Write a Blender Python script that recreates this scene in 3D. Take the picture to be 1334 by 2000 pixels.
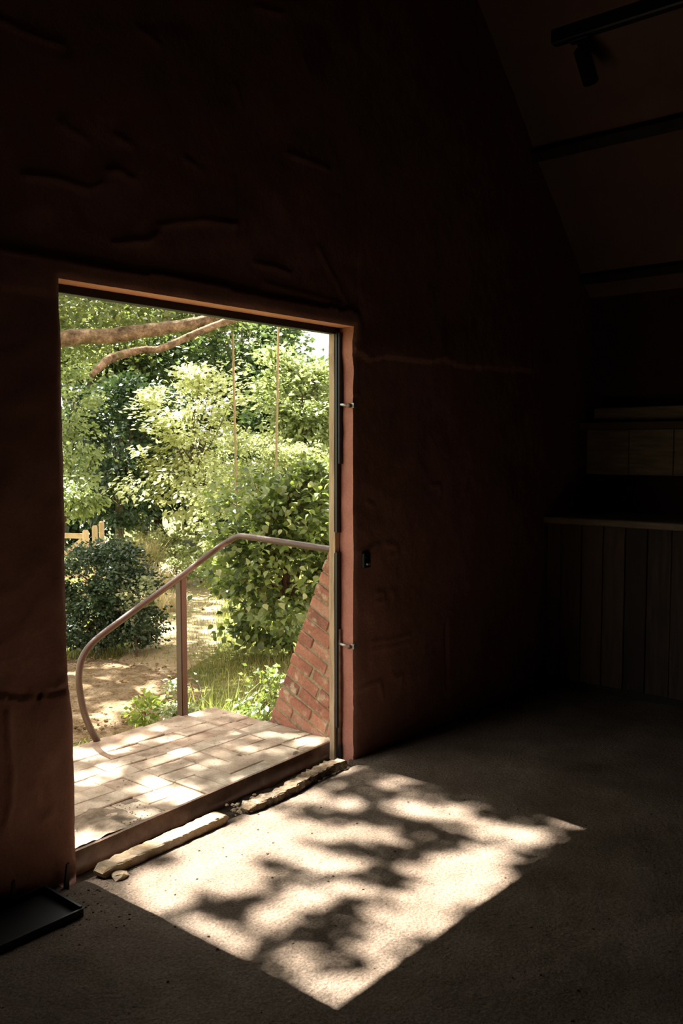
import bpy, math, random
import numpy as np
from mathutils import Vector, Matrix

# ------------------------------------------------------------------ clear
for o in list(bpy.data.objects):
    bpy.data.objects.remove(o)
SC = bpy.context.scene
COL = SC.collection
random.seed(7)
RNG = np.random.default_rng(7)

# ------------------------------------------------------------------ camera
F_PX, CX, CY = 1750.0, 667.0, 1000.0
CAM_H = 1.5
YAW = math.radians(40.3)
TILT = math.atan(123 / 1750.0)
FW = np.array([math.cos(YAW) * math.cos(TILT), math.sin(YAW) * math.cos(TILT), -math.sin(TILT)])
RT = np.array([math.sin(YAW), -math.cos(YAW), 0.0])
UP = np.cross(RT, FW)
CAM = np.array([0.0, 0.0, CAM_H])
cam_data = bpy.data.cameras.new('camera')
cam_data.sensor_fit = 'AUTO'
cam_data.sensor_width = 36.0
cam_data.lens = F_PX / 2000.0 * 36.0
cam_data.clip_start = 0.05
cam_data.clip_end = 300
cam = bpy.data.objects.new('camera', cam_data)
COL.objects.link(cam)
cam.matrix_world = Matrix(((RT[0], UP[0], -FW[0], CAM[0]), (RT[1], UP[1], -FW[1], CAM[1]),
                           (RT[2], UP[2], -FW[2], CAM[2]), (0, 0, 0, 1)))
SC.camera = cam

# ------------------------------------------------------------------ sky, sun, exposure
world = bpy.data.worlds.new('sky')
SC.world = world
world.use_nodes = True
wn = world.node_tree
bg = wn.nodes['Background']
bg.inputs['Color'].default_value = (1.0, 0.965, 0.90, 1)
bg.inputs['Strength'].default_value = 2.7
SUN_TRAVEL = Vector((0.015, -1.0, -1.54)).normalized()
sun_data = bpy.data.lights.new('sun', 'SUN')
sun_data.energy = 50.0
sun_data.color = (1.0, 0.945, 0.865)
sun_data.angle = math.radians(0.53)
sun = bpy.data.objects.new('sun', sun_data)
COL.objects.link(sun)
sun.location = (3, 20, 30)
sun.rotation_euler = SUN_TRAVEL.to_track_quat('-Z', 'Y').to_euler()
SC.view_settings.view_transform = 'Standard'
SC.view_settings.look = 'None'
SC.view_settings.gamma = 1
SC.view_settings.exposure = 0.0
SC.view_settings.use_curve_mapping = False

# ------------------------------------------------------------------ measuring helpers (photo point -> place in the world)
def ray(u, v):
    return FW * F_PX + RT * (u - CX) + UP * (CY - v)
def on_z(u, v, z=0.0):
    d = ray(u, v); return CAM + d * ((z - CAM[2]) / d[2])
def on_y(u, v, y):
    d = ray(u, v); return CAM + d * ((y - CAM[1]) / d[1])
def on_x(u, v, x):
    d = ray(u, v); return CAM + d * ((x - CAM[0]) / d[0])
def at_d(u, v, depth):
    return CAM + ray(u, v) * (depth / F_PX)

# ------------------------------------------------------------------ noise
_tab = RNG.random((256, 256))
def vnoise(x, y):
    xi = np.floor(x).astype(int); yi = np.floor(y).astype(int)
    fx = x - xi; fy = y - yi
    fx = fx * fx * (3 - 2 * fx); fy = fy * fy * (3 - 2 * fy)
    g = lambda a, b: _tab[a & 255, b & 255]
    return ((g(xi, yi) * (1 - fx) + g(xi + 1, yi) * fx) * (1 - fy) +
            (g(xi, yi + 1) * (1 - fx) + g(xi + 1, yi + 1) * fx) * fy)
def fbm(x, y, octv=4):
    s = 0; a = 0.5; x = np.asarray(x, float); y = np.asarray(y, float)
    for i in range(octv):
        s = s + a * (vnoise(x, y) - 0.5); a *= 0.5; x = x * 2.03 + 17.3; y = y * 2.03 + 5.1
    return s

# ------------------------------------------------------------------ materials
MATS = {}
def new_mat(name):
    m = bpy.data.materials.new(name); m.use_nodes = True
    nt = m.node_tree; nt.nodes.clear()
    out = nt.nodes.new('ShaderNodeOutputMaterial')
    MATS[name] = m
    return m, nt, out
def L(nt, a, b):
    nt.links.new(a, b)
def ramp(nt, fac, stops):
    r = nt.nodes.new('ShaderNodeValToRGB')
    e = r.color_ramp.elements
    while len(e) < len(stops): e.new(0.5)
    for i, (p, c) in enumerate(stops):
        e[i].position = p; e[i].color = (*c, 1)
    if fac is not None: L(nt, fac, r.inputs['Fac'])
    return r
def noise(nt, vec, scale, detail=5, rough=0.6):
    n = nt.nodes.new('ShaderNodeTexNoise')
    n.inputs['Scale'].default_value = scale; n.inputs['Detail'].default_value = detail
    n.inputs['Roughness'].default_value = rough
    if vec is not None: L(nt, vec, n.inputs['Vector'])
    return n
def surf_mat(name, stops, scale=6, rough=0.85, bump=0.3, bump_scale=40, bump_dist=0.01, detail=6,
             fine=None, spots=None, world_space=True, stretch=None, spec=0.3, obj_rand=0.0, metallic=0.0):
    """noise-coloured principled surface; fine=(scale,strength) multiplies a fine speckle; spots = (scale, threshold, colour)"""
    m, nt, out = new_mat(name)
    b = nt.nodes.new('ShaderNodeBsdfPrincipled')
    L(nt, b.outputs['BSDF'], out.inputs['Surface'])
    if world_space:
        g = nt.nodes.new('ShaderNodeNewGeometry'); vec = g.outputs['Position']
    else:
        g = nt.nodes.new('ShaderNodeTexCoord'); vec = g.outputs['Object']
    if stretch:
        mp = nt.nodes.new('ShaderNodeMapping'); mp.inputs['Scale'].default_value = stretch
        L(nt, vec, mp.inputs['Vector']); vec = mp.outputs['Vector']
    n = noise(nt, vec, scale, detail)
    fac = n.outputs['Fac']
    if obj_rand:
        oi = nt.nodes.new('ShaderNodeObjectInfo')
        ma = nt.nodes.new('ShaderNodeMath'); ma.operation = 'MULTIPLY_ADD'
        L(nt, oi.outputs['Random'], ma.inputs[0]); ma.inputs[1].default_value = obj_rand
        L(nt, fac, ma.inputs[2])
        sb = nt.nodes.new('ShaderNodeMath'); sb.operation = 'SUBTRACT'
        L(nt, ma.outputs[0], sb.inputs[0]); sb.inputs[1].default_value = obj_rand * 0.5
        fac = sb.outputs[0]
    r = ramp(nt, fac, stops)
    col = r.outputs['Color']
    if fine:
        n2 = noise(nt, vec, fine[0], 3, 0.7)
        r2 = ramp(nt, n2.outputs['Fac'], [(0.3, (1 - fine[1],) * 3), (0.65, (1, 1, 1))])
        mx = nt.nodes.new('ShaderNodeMix'); mx.data_type = 'RGBA'; mx.blend_type = 'MULTIPLY'
        mx.inputs['Factor'].default_value = 1
        L(nt, col, mx.inputs[6]); L(nt, r2.outputs['Color'], mx.inputs[7]); col = mx.outputs[2]
    if spots:
        for (sc_, th, c, wid) in spots:
            n3 = noise(nt, vec, sc_, 6, 0.65)
            r3 = ramp(nt, n3.outputs['Fac'], [(th, (0, 0, 0)), (th + wid, (1, 1, 1))])
            mx = nt.nodes.new('ShaderNodeMix'); mx.data_type = 'RGBA'
            L(nt, r3.outputs['Color'], mx.inputs['Factor'])
            L(nt, col, mx.inputs[6]); mx.inputs[7].default_value = (*c, 1); col = mx.outputs[2]
    L(nt, col, b.inputs['Base Color'])
    b.inputs['Roughness'].default_value = rough
    b.inputs['Specular IOR Level'].default_value = spec
    b.inputs['Metallic'].default_value = metallic
    if bump:
        nb = noise(nt, vec, bump_scale, 6, 0.65)
        bp = nt.nodes.new('ShaderNodeBump'); bp.inputs['Strength'].default_value = bump
        bp.inputs['Distance'].default_value = bump_dist
        L(nt, nb.outputs['Fac'], bp.inputs['Height']); L(nt, bp.outputs['Normal'], b.inputs['Normal'])
    return m
def leaf_mat(name, c0, c1, trans=0.45, tint=(1.25, 1.2, 0.55), rough=0.45, spec=0.35):
    m, nt, out = new_mat(name)
    g = nt.nodes.new('ShaderNodeNewGeometry')
    r = ramp(nt, g.outputs['Random Per Island'], [(0.0, c0), (1.0, c1)])
    b = nt.nodes.new('ShaderNodeBsdfPrincipled')
    b.inputs['Roughness'].default_value = rough; b.inputs['Specular IOR Level'].default_value = spec
    L(nt, r.outputs['Color'], b.inputs['Base Color'])
    t = nt.nodes.new('ShaderNodeBsdfTranslucent')
    mx = nt.nodes.new('ShaderNodeMix'); mx.data_type = 'RGBA'; mx.blend_type = 'MULTIPLY'; mx.inputs['Factor'].default_value = 1
    L(nt, r.outputs['Color'], mx.inputs[6]); mx.inputs[7].default_value = (*tint, 1)
    L(nt, mx.outputs[2], t.inputs['Color'])
    s = nt.nodes.new('ShaderNodeMixShader'); s.inputs['Fac'].default_value = trans
    L(nt, b.outputs['BSDF'], s.inputs[1]); L(nt, t.outputs['BSDF'], s.inputs[2])
    L(nt, s.outputs['Shader'], out.inputs['Surface'])
    return m

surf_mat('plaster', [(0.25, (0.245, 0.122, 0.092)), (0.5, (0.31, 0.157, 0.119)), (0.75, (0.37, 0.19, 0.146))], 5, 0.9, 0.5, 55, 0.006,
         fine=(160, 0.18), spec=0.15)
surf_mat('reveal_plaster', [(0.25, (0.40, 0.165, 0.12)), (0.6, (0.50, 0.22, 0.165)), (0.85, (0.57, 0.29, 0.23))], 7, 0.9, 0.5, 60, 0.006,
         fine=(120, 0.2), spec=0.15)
surf_mat('head_bounce_tint', [(0.3, (0.70, 0.32, 0.19)), (0.7, (0.82, 0.42, 0.27))], 6, 0.85, 0.3, 60, 0.004, spec=0.15)  # door head coloured lighter to stand for light bounced off the floor
surf_mat('floor_earth', [(0.25, (0.105, 0.077, 0.055)), (0.5, (0.17, 0.128, 0.094)), (0.75, (0.23, 0.18, 0.137))], 3.2, 0.95, 0.8, 70, 0.010,
         fine=(110, 0.6), spots=[(23, 0.64, (0.10, 0.07, 0.05), 0.10)], spec=0.1)
surf_mat('roof_lining', [(0.3, (0.125, 0.075, 0.060)), (0.7, (0.165, 0.10, 0.08))], 4, 0.85, 0.2, 30, 0.004)
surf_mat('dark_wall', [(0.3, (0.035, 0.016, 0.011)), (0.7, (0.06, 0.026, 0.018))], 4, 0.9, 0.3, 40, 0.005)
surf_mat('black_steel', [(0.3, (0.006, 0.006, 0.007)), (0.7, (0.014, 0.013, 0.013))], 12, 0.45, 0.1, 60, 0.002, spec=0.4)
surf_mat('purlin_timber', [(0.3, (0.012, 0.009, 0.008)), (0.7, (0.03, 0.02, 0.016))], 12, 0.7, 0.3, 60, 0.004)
surf_mat('rusty_iron', [(0.25, (0.10, 0.05, 0.03)), (0.5, (0.21, 0.11, 0.066)), (0.75, (0.32, 0.19, 0.12))], 14, 0.6, 0.3, 90, 0.003,
         fine=(220, 0.3), spec=0.5)
surf_mat('oxide_paint', [(0.3, (0.070, 0.040, 0.027)), (0.7, (0.095, 0.056, 0.039))], 9, 0.42, 0.08, 80, 0.002, spec=0.5)
surf_mat('pale_timber', [(0.25, (0.30, 0.20, 0.12)), (0.55, (0.48, 0.35, 0.22)), (0.8, (0.58, 0.45, 0.31))], 9, 0.85, 0.4, 60, 0.004,
         stretch=(6, 6, 0.7), spec=0.2)
surf_mat('gate_timber', [(0.25, (0.42, 0.29, 0.16)), (0.75, (0.62, 0.47, 0.29))], 9, 0.85, 0.3, 60, 0.004)
surf_mat('screed', [(0.25, (0.30, 0.20, 0.11)), (0.5, (0.45, 0.34, 0.22)), (0.75, (0.58, 0.49, 0.38))], 13, 0.95, 0.6, 70, 0.01,
         fine=(150, 0.3), spec=0.1)
surf_mat('screed_dark', [(0.3, (0.09, 0.06, 0.04)), (0.52, (0.22, 0.16, 0.10)), (0.72, (0.60, 0.52, 0.42))], 17, 0.95, 0.8, 60, 0.012,
         fine=(120, 0.4), spec=0.1)
surf_mat('soil', [(0.3, (0.06, 0.04, 0.025)), (0.7, (0.15, 0.10, 0.065))], 20, 0.95, 0.8, 70, 0.01, spec=0.1)
surf_mat('channel_soil_shade', [(0.3, (0.02, 0.014, 0.009)), (0.7, (0.06, 0.042, 0.028))], 20, 0.95, 0.8, 70, 0.01, spec=0.1)  # soil colour darkened to paint in the shadow of the threshold gap
surf_mat('soil_dust', [(0.3, (0.13, 0.10, 0.07)), (0.7, (0.27, 0.21, 0.15))], 20, 0.95, 0.9, 90, 0.008, spec=0.1)
surf_mat('paver', [(0.2, (0.37, 0.26, 0.18)), (0.42, (0.45, 0.36, 0.265)), (0.6, (0.47, 0.395, 0.295)), (0.8, (0.50, 0.44, 0.345))], 8, 0.9, 0.45, 90, 0.005,
         fine=(120, 0.3), spots=[(5.5, 0.47, (0.20, 0.155, 0.105), 0.22), (19, 0.60, (0.11, 0.085, 0.06), 0.10)], obj_rand=0.35, spec=0.15)
surf_mat('paver_joint', [(0.3, (0.15, 0.115, 0.08)), (0.7, (0.32, 0.25, 0.18))], 15, 0.95, 0.6, 90, 0.008, spec=0.1)
surf_mat('brick_red', [(0.2, (0.25, 0.12, 0.085)), (0.45, (0.38, 0.17, 0.115)), (0.62, (0.46, 0.22, 0.145)), (0.85, (0.48, 0.31, 0.22))], 10, 0.9, 0.6, 60, 0.008,
         fine=(90, 0.3), spots=[(9, 0.55, (0.46, 0.37, 0.25), 0.10), (15, 0.64, (0.20, 0.15, 0.11), 0.08)], obj_rand=0.45, spec=0.15)
surf_mat('mortar', [(0.3, (0.27, 0.22, 0.13)), (0.7, (0.46, 0.38, 0.25))], 22, 0.95, 0.8, 60, 0.01, fine=(80, 0.4), spec=0.1)
surf_mat('gravel', [(0.3, (0.17, 0.115, 0.055)), (0.5, (0.31, 0.225, 0.125)), (0.7, (0.43, 0.33, 0.21))], 7, 0.95, 1.0, 38, 0.03,
         fine=(50, 0.6), spec=0.1)
surf_mat('dry_path', [(0.25, (0.26, 0.20, 0.10)), (0.5, (0.42, 0.33, 0.20)), (0.75, (0.52, 0.43, 0.28))], 4, 0.95, 0.8, 30, 0.02,
         fine=(45, 0.4), spots=[(3.0, 0.56, (0.16, 0.17, 0.06), 0.12)], spec=0.1)
surf_mat('turf', [(0.3, (0.09, 0.115, 0.035)), (0.55, (0.17, 0.18, 0.06)), (0.75, (0.30, 0.26, 0.12))], 3, 0.95, 0.8, 40, 0.02, fine=(60, 0.4), spec=0.1)
surf_mat('oak_bark', [(0.3, (0.07, 0.052, 0.03)), (0.5, (0.25, 0.185, 0.11)), (0.7, (0.50, 0.39, 0.25))], 11, 0.9, 1.0, 22, 0.05,
         fine=(45, 0.5), spots=[(5, 0.58, (0.10, 0.11, 0.035), 0.1)], spec=0.1)
surf_mat('bark', [(0.3, (0.05, 0.036, 0.024)), (0.7, (0.13, 0.095, 0.065))], 8, 0.9, 0.8, 25, 0.02, spec=0.1)
surf_mat('rope_fibre', [(0.3, (0.22, 0.17, 0.085)), (0.7, (0.34, 0.27, 0.15))], 60, 0.9, 0.5, 200, 0.003, spec=0.1)
surf_mat('bar_timber', [(0.3, (0.03, 0.02, 0.014)), (0.7, (0.08, 0.05, 0.032))], 7, 0.75, 0.4, 40, 0.004, stretch=(5, 5, 0.5), obj_rand=0.5)
surf_mat('shelf_timber', [(0.3, (0.10, 0.075, 0.05)), (0.7, (0.22, 0.165, 0.11))], 8, 0.75, 0.4, 40, 0.004, stretch=(5, 0.6, 5))
surf_mat('zinc', [(0.3, (0.30, 0.28, 0.26)), (0.7, (0.55, 0.52, 0.49))], 20, 0.4, 0.2, 90, 0.002, metallic=0.8)

leaf_mat('leaf_maple', (0.36, 0.39, 0.17), (0.66, 0.67, 0.42), 0.5, tint=(1.08, 1.08, 0.8))
leaf_mat('leaf_lime', (0.14, 0.19, 0.065), (0.38, 0.43, 0.20), 0.45, tint=(1.1, 1.1, 0.75), spec=0.5)
leaf_mat('leaf_shrub', (0.05, 0.08, 0.03), (0.21, 0.28, 0.085), 0.45, tint=(1.2, 1.18, 0.65), rough=0.38, spec=0.55)
leaf_mat('leaf_fine', (0.18, 0.22, 0.08), (0.44, 0.47, 0.24), 0.46, tint=(1.1, 1.1, 0.8))
leaf_mat('leaf_tree', (0.045, 0.075, 0.03), (0.12, 0.165, 0.065), 0.40, tint=(1.15, 1.15, 0.75))
leaf_mat('leaf_oak', (0.05, 0.075, 0.025), (0.17, 0.20, 0.075), 0.48, tint=(1.15, 1.12, 0.7))
leaf_mat('leaf_holly', (0.022, 0.045, 0.022), (0.05, 0.085, 0.035), 0.15, rough=0.35, spec=0.45)
leaf_mat('leaf_silver', (0.20, 0.26, 0.14), (0.38, 0.43, 0.28), 0.3)
leaf_mat('blade_green', (0.14, 0.22, 0.05), (0.36, 0.42, 0.14), 0.5)
leaf_mat('blade_lawn', (0.13, 0.17, 0.04), (0.34, 0.32, 0.13), 0.45)
leaf_mat('blade_straw', (0.42, 0.34, 0.18), (0.62, 0.54, 0.33), 0.4, tint=(1.1, 1.05, 0.8))

# ------------------------------------------------------------------ mesh helpers
def link(name, me, mat=None, parent=None, smooth=False):
    o = bpy.data.objects.new(name, me); COL.objects.link(o)
    if mat:
        me.materials.clear(); me.materials.append(MATS[mat])
    if parent is not None: o.parent = parent
    if smooth and len(me.polygons):
        me.polygons.foreach_set('use_smooth', np.ones(len(me.polygons), dtype=bool))
    return o
def tag(o, label=None, cat=None, group=None, kind=None):
    if label: o['label'] = label
    if cat: o['category'] = cat
    if group: o['group'] = group
    if kind: o['kind'] = kind
    return o
def empty(name, loc=(0, 0, 0)):
    o = bpy.data.objects.new(name, None); COL.objects.link(o); o.location = loc; o.empty_display_size = 0.1
    return o
class MB:
    def __init__(s): s.v = []; s.f = []
    def add(s, vs, fs):
        n = len(s.v); s.v += [tuple(float(c) for c in p) for p in vs]; s.f += [tuple(i + n for i in q) for q in fs]; return s
    def box(s, lo, hi, ch=0.0):
        x0, y0, z0 = lo; x1, y1, z1 = hi
        if ch <= 0:
            vs = [(x, y, z) for z in (z0, z1) for y in (y0, y1) for x in (x0, x1)]
            return s.add(vs, [(0, 2, 3, 1), (4, 5, 7, 6), (0, 1, 5, 4), (2, 6, 7, 3), (0, 4, 6, 2), (1, 3, 7, 5)])
        # chamfered box: 24 verts
        vs = []; idx = {}
        for sx in (0, 1):
            for sy in (0, 1):
                for sz in (0, 1):
                    c = ((x0, x1)[sx], (y0, y1)[sy], (z0, z1)[sz]); d = [ch * (1 - 2 * k) for k in (sx, sy, sz)]
                    for ax in range(3):
                        p = [c[k] + (0 if k == ax else d[k]) for k in range(3)]
                        idx[(sx, sy, sz, ax)] = len(vs); vs.append(p)
        fs = []
        for ax in range(3):
            a, b = [(1, 2), (2, 0), (0, 1)][ax]
            for s_ in (0, 1):
                q = []
                for (pa, pb) in ((0, 0), (1, 0), (1, 1), (0, 1)):
                    k = [0, 0, 0]; k[ax] = s_; k[a] = pa; k[b] = pb
                    q.append(idx[(*k, ax)])
                fs.append(tuple(q if s_ else q[::-1]))
        for ax in range(3):           # edges along ax
            a, b = [(1, 2), (2, 0), (0, 1)][ax]
            for pa in (0, 1):
                for pb in (0, 1):
                    k0 = [0, 0, 0]; k0[a] = pa; k0[b] = pb; k1 = list(k0); k1[ax] = 1
                    q = [idx[(*k0, a)], idx[(*k0, b)], idx[(*k1, b)], idx[(*k1, a)]]
                    fs.append(tuple(q if (pa ^ pb) else q[::-1]))
        for sx in (0, 1):
            for sy in (0, 1):
                for sz in (0, 1):
                    q = [idx[(sx, sy, sz, a)] for a in range(3)]
                    fs.append(tuple(q if (sx ^ sy ^ sz) else q[::-1]))
        return s.add(vs, fs)
    def obox(s, p0, p1, w, h, upv=(0, 0, 1), ch=0.0):
        """box beam from p0 to p1, width w (sideways) and height h (along upv)"""
        p0 = Vector(p0); p1 = Vector(p1); d = (p1 - p0); ln = d.length; d.normalize()
        sd = d.cross(Vector(upv)).normalized(); u = sd.cross(d).normalized()
        t = MB().box((0, -w / 2, -h / 2), (ln, w / 2, h / 2), ch)
        vs = [p0 + d * v[0] + sd * v[1] + u * v[2] for v in t.v]
        return s.add(vs, [q for q in t.f])
    def tube(s, pts, rad, seg=10, cap=True, squash=None):
        pts = [Vector(p) for p in pts]; n = len(pts)
        rad = [rad] * n if not hasattr(rad, '__len__') else rad
        t0 = (pts[1] - pts[0]).normalized()
        ref = Vector((0, 0, 1)) if abs(t0.z) < 0.9 else Vector((1, 0, 0))
        nrm = (ref - t0 * ref.dot(t0)).normalized()
        vs = []
        for i in range(n):
            t = (pts[min(i + 1, n - 1)] - pts[max(i - 1, 0)]).normalized()
            nrm = (nrm - t * nrm.dot(t)).normalized(); bi = t.cross(nrm)
            for k in range(seg):
                a = 2 * math.pi * k / seg
                vs.append(pts[i] + (nrm * math.cos(a) + bi * math.sin(a)) * rad[i])
        fs = [(i * seg + k, i * seg + (k + 1) % seg, (i + 1) * seg + (k + 1) % seg, (i + 1) * seg + k)
              for i in range(n - 1) for k in range(seg)]
        if cap:
            fs.append(tuple(range(seg))[::-1]); fs.append(tuple((n - 1) * seg + k for k in range(seg)))
        return s.add(vs, fs)
    def mesh(s, name='mesh'):
        me = bpy.data.meshes.new(name); me.from_pydata(s.v, [], s.f); me.update(); return me
    def build(s, name, mat, parent=None, smooth=False):
        return link(name, s.mesh(name), mat, parent, smooth)
def smooth_path(pts, n=8):
    """Catmull-Rom through pts"""
    P = [Vector(p) for p in pts]; P = [P[0] * 2 - P[1]] + P + [P[-1] * 2 - P[-2]]
    out = []
    for i in range(1, len(P) - 2):
        for k in range(n):
            t = k / n
            out.append(0.5 * ((2 * P[i]) + (P[i + 1] - P[i - 1]) * t + (2 * P[i - 1] - 5 * P[i] + 4 * P[i + 1] - P[i + 2]) * t * t +
                              (3 * P[i] - P[i - 1] - 3 * P[i + 1] + P[i + 2]) * t ** 3))
    out.append(P[-2]); return out
def np_mesh(name, verts, loops, sizes):
    """verts (N,3), loops flat, sizes per polygon"""
    me = bpy.data.meshes.new(name)
    me.vertices.add(len(verts)); me.vertices.foreach_set('co', np.ascontiguousarray(verts, dtype=np.float32).ravel())
    me.loops.add(len(loops)); me.loops.foreach_set('vertex_index', np.asarray(loops, dtype=np.int32))
    st = np.concatenate([[0], np.cumsum(sizes)[:-1]])
    me.polygons.add(len(sizes)); me.polygons.foreach_set('loop_start', st.astype(np.int32))
    me.update(calc_edges=True); me.validate()
    return me
def grid_mesh(name, xs, ys, fn, keep=None):
    """fn(X,Y)->(N,M,3); keep(cx,cy) mask for cells"""
    X, Y = np.meshgrid(xs, ys, indexing='ij')
    V = fn(X, Y).reshape(-1, 3)
    n, m = len(xs), len(ys)
    i, j = np.meshgrid(np.arange(n - 1), np.arange(m - 1), indexing='ij')
    if keep is not None:
        k = keep((xs[i] + xs[i + 1]) / 2, (ys[j] + ys[j + 1]) / 2); i = i[k]; j = j[k]
    else:
        i = i.ravel(); j = j.ravel()
    q = np.stack([i * m + j, (i + 1) * m + j, (i + 1) * m + j + 1, i * m + j + 1], -1)
    return np_mesh(name, V, q.ravel(), np.full(len(q), 4))

# leaf templates: x along midrib (0..1), y sideways, z up
LEAF4 = (np.array([(0, 0, 0), (0.45, 0.33, 0.07), (1, 0, -0.08), (0.45, -0.33, 0.07)]), [(0, 3, 2), (0, 2, 1)])
LEAF8 = (np.array([(0, 0, 0), (0.22, 0.30, 0.06), (0.55, 0.36, 0.07), (1.0, 0, -0.14), (0.55, -0.36, 0.07), (0.22, -0.30, 0.06), (0.5, 0, 0.0)]),
         [(0, 6, 2, 1), (6, 3, 2), (0, 5, 4, 6), (6, 4, 3)])
def leaves_mesh(name, pos, size, tmpl=LEAF4, flat=0.5, outward=None, rng=RNG):
    """leaf cloud: pos (N,3), size (N,), flat 0..1 = how level the blades lie; outward (N,3) = growth directions"""
    N = len(pos)
    d = rng.normal(size=(N, 3))
    if outward is not None: d = d * 0.6 + outward
    d[:, 2] = d[:, 2] * 0.5 - 0.15
    d /= np.linalg.norm(d, axis=1, keepdims=True) + 1e-9
    up = rng.normal(size=(N, 3)) * (1 - flat); up[:, 2] += flat + 0.05
    s = np.cross(up, d); s /= np.linalg.norm(s, axis=1, keepdims=True) + 1e-9
    u = np.cross(d, s)
    T, faces = tmpl
    V = pos[:, None, :] + size[:, None, None] * (T[None, :, 0:1] * d[:, None, :] + T[None, :, 1:2] * s[:, None, :] + T[None, :, 2:3] * u[:, None, :])
    nv = len(T)
    fl = np.concatenate([np.array(f) for f in faces]); sz = np.array([len(f) for f in faces])
    loops = (np.arange(N)[:, None] * nv + fl[None, :]).ravel()
    return np_mesh(name, V.reshape(-1, 3), loops, np.tile(sz, N))
def blades_mesh(name, base, length, width, lean=0.5, rng=RNG, droop=0.5):
    """grass blades: 3-segment tapering strips"""
    N = len(base)
    a = rng.random(N) * 2 * math.pi; ld = np.stack([np.cos(a), np.sin(a), np.zeros(N)], -1)
    b = a + math.pi / 2 + rng.normal(size=N) * 0.4; sd = np.stack([np.cos(b), np.sin(b), np.zeros(N)], -1)
    le = lean * (0.2 + rng.random(N))
    V = []
    for t, w in ((0, 1), (0.4, 0.9), (0.75, 0.6), (1.0, 0.0)):
        c = base + ld * (le * length * t ** 2)[:, None] + np.array([0, 0, 1.0]) * (length * (t - droop * le * t ** 3 * 0.8))[:, None]
        if w: V += [c - sd * (width * w / 2)[:, None], c + sd * (width * w / 2)[:, None]]
        else: V += [c]
    V = np.stack(V, 1)
    fl = np.array([0, 1, 3, 2, 2, 3, 5, 4, 4, 5, 6]); sz = np.array([4, 4, 3])
    loops = (np.arange(N)[:, None] * 7 + fl[None, :]).ravel()
    return np_mesh(name, V.reshape(-1, 3), loops, np.tile(sz, N))

# ================================================================== THE ROOM
WY = 2.70            # room face of the door wall
WO = 2.85            # garden face
DX0, DX1, DZ = 1.735, 3.28, 2.073
RX = 5.80            # right wall
LX = -0.85           # left wall
BY = -3.6            # rear wall
RS = 0.965           # roof slope
def roof_z(x):
    zr = 3.935 - RS * (x - 4.337)
    xm = (RX + LX) / 2
    return np.where(x > xm, zr, 3.935 - RS * ((2 * xm - x) - 4.337))

# plaster relief of the door wall: ridges along cracks, proud coats
def seg_dist(X, Z, poly):
    best = np.full(X.shape, 9.0); side = np.zeros(X.shape)
    for (a, b) in zip(poly[:-1], poly[1:]):
        ax, az = a; bx, bz = b; dx, dz = bx - ax, bz - az; l2 = dx * dx + dz * dz
        t = np.clip(((X - ax) * dx + (Z - az) * dz) / l2, 0, 1)
        px, pz = ax + t * dx, az + t * dz
        d = np.hypot(X - px, Z - pz); m = d < best
        best = np.where(m, d, best); side = np.where(m, np.sign((Z - pz) * np.sign(dx if dx else 1)), side)
    return best, side
def wpx(lst):
    return [tuple(on_y(u, v, WY)[[0, 2]]) for u, v in lst]
RIDGES = [wpx(p) for p in [
    [(50, 341), (120, 349), (175, 371), (203, 357)], [(210, 333), (235, 332), (260, 352)], [(120, 243), (168, 272)], [(225, 265), (260, 286)],
    [(225, 475), (290, 470), (310, 455)], [(498, 515), (540, 522), (568, 535)], [(0, 40), (60, 70), (120, 90)], [(270, 55), (310, 88)],
    [(500, 15), (548, 28)], [(590, 115), (600, 140)], [(310, 440), (400, 430), (460, 440)], [(455, 350), (458, 480)], [(130, 115), (128, 240)],
    [(262, 300), (266, 470)], [(560, 300), (640, 330)], [(620, 480), (680, 590)], [(360, 310), (395, 335)], [(460, 170), (470, 210)],
    [(700, 1080), (720, 1072), (737, 1063)], [(752, 1062), (772, 1066), (778, 1080), (760, 1088)], [(733, 1158), (748, 1158), (750, 1172), (736, 1176)],
    [(762, 1155), (770, 1158), (768, 1168)], [(726, 1254), (760, 1250), (798, 1240), (800, 1244)], [(728, 1270), (756, 1264), (800, 1256)],
    [(690, 1355), (716, 1340), (740, 1332)], [(742, 1335), (748, 1365)], [(764, 1318), (772, 1325), (784, 1318), (782, 1335)],
    [(820, 1290), (832, 1268), (850, 1250)], [(700, 770), (690, 775)], [(845, 950), (858, 948), (860, 962)], [(718, 980), (728, 988)],
    [(700, 1380), (690, 1384)], [(60, 1352), (110, 1345), (128, 1330)], [(12, 1390), (14, 1450), (20, 1500), (18, 1560), (10, 1610)],
    [(85, 1596), (98, 1588)], [(520, 640 - 85), (600, 575), (690, 600)]]]
LINTEL = wpx([(-200, 452), (0, 482), (120, 503), (230, 528), (350, 540), (470, 566), (560, 585), (690, 606)])
COAT = wpx([(692, 692), (706, 690), (722, 704), (748, 698), (800, 702), (836, 708), (862, 704), (890, 714), (985, 722), (1060, 724)])
GROOVE = wpx([(873, 1222), (873, 1340)])
LEDGE = wpx([(-150, 1362), (0, 1360), (60, 1362), (110, 1354), (150, 1346)])
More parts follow.
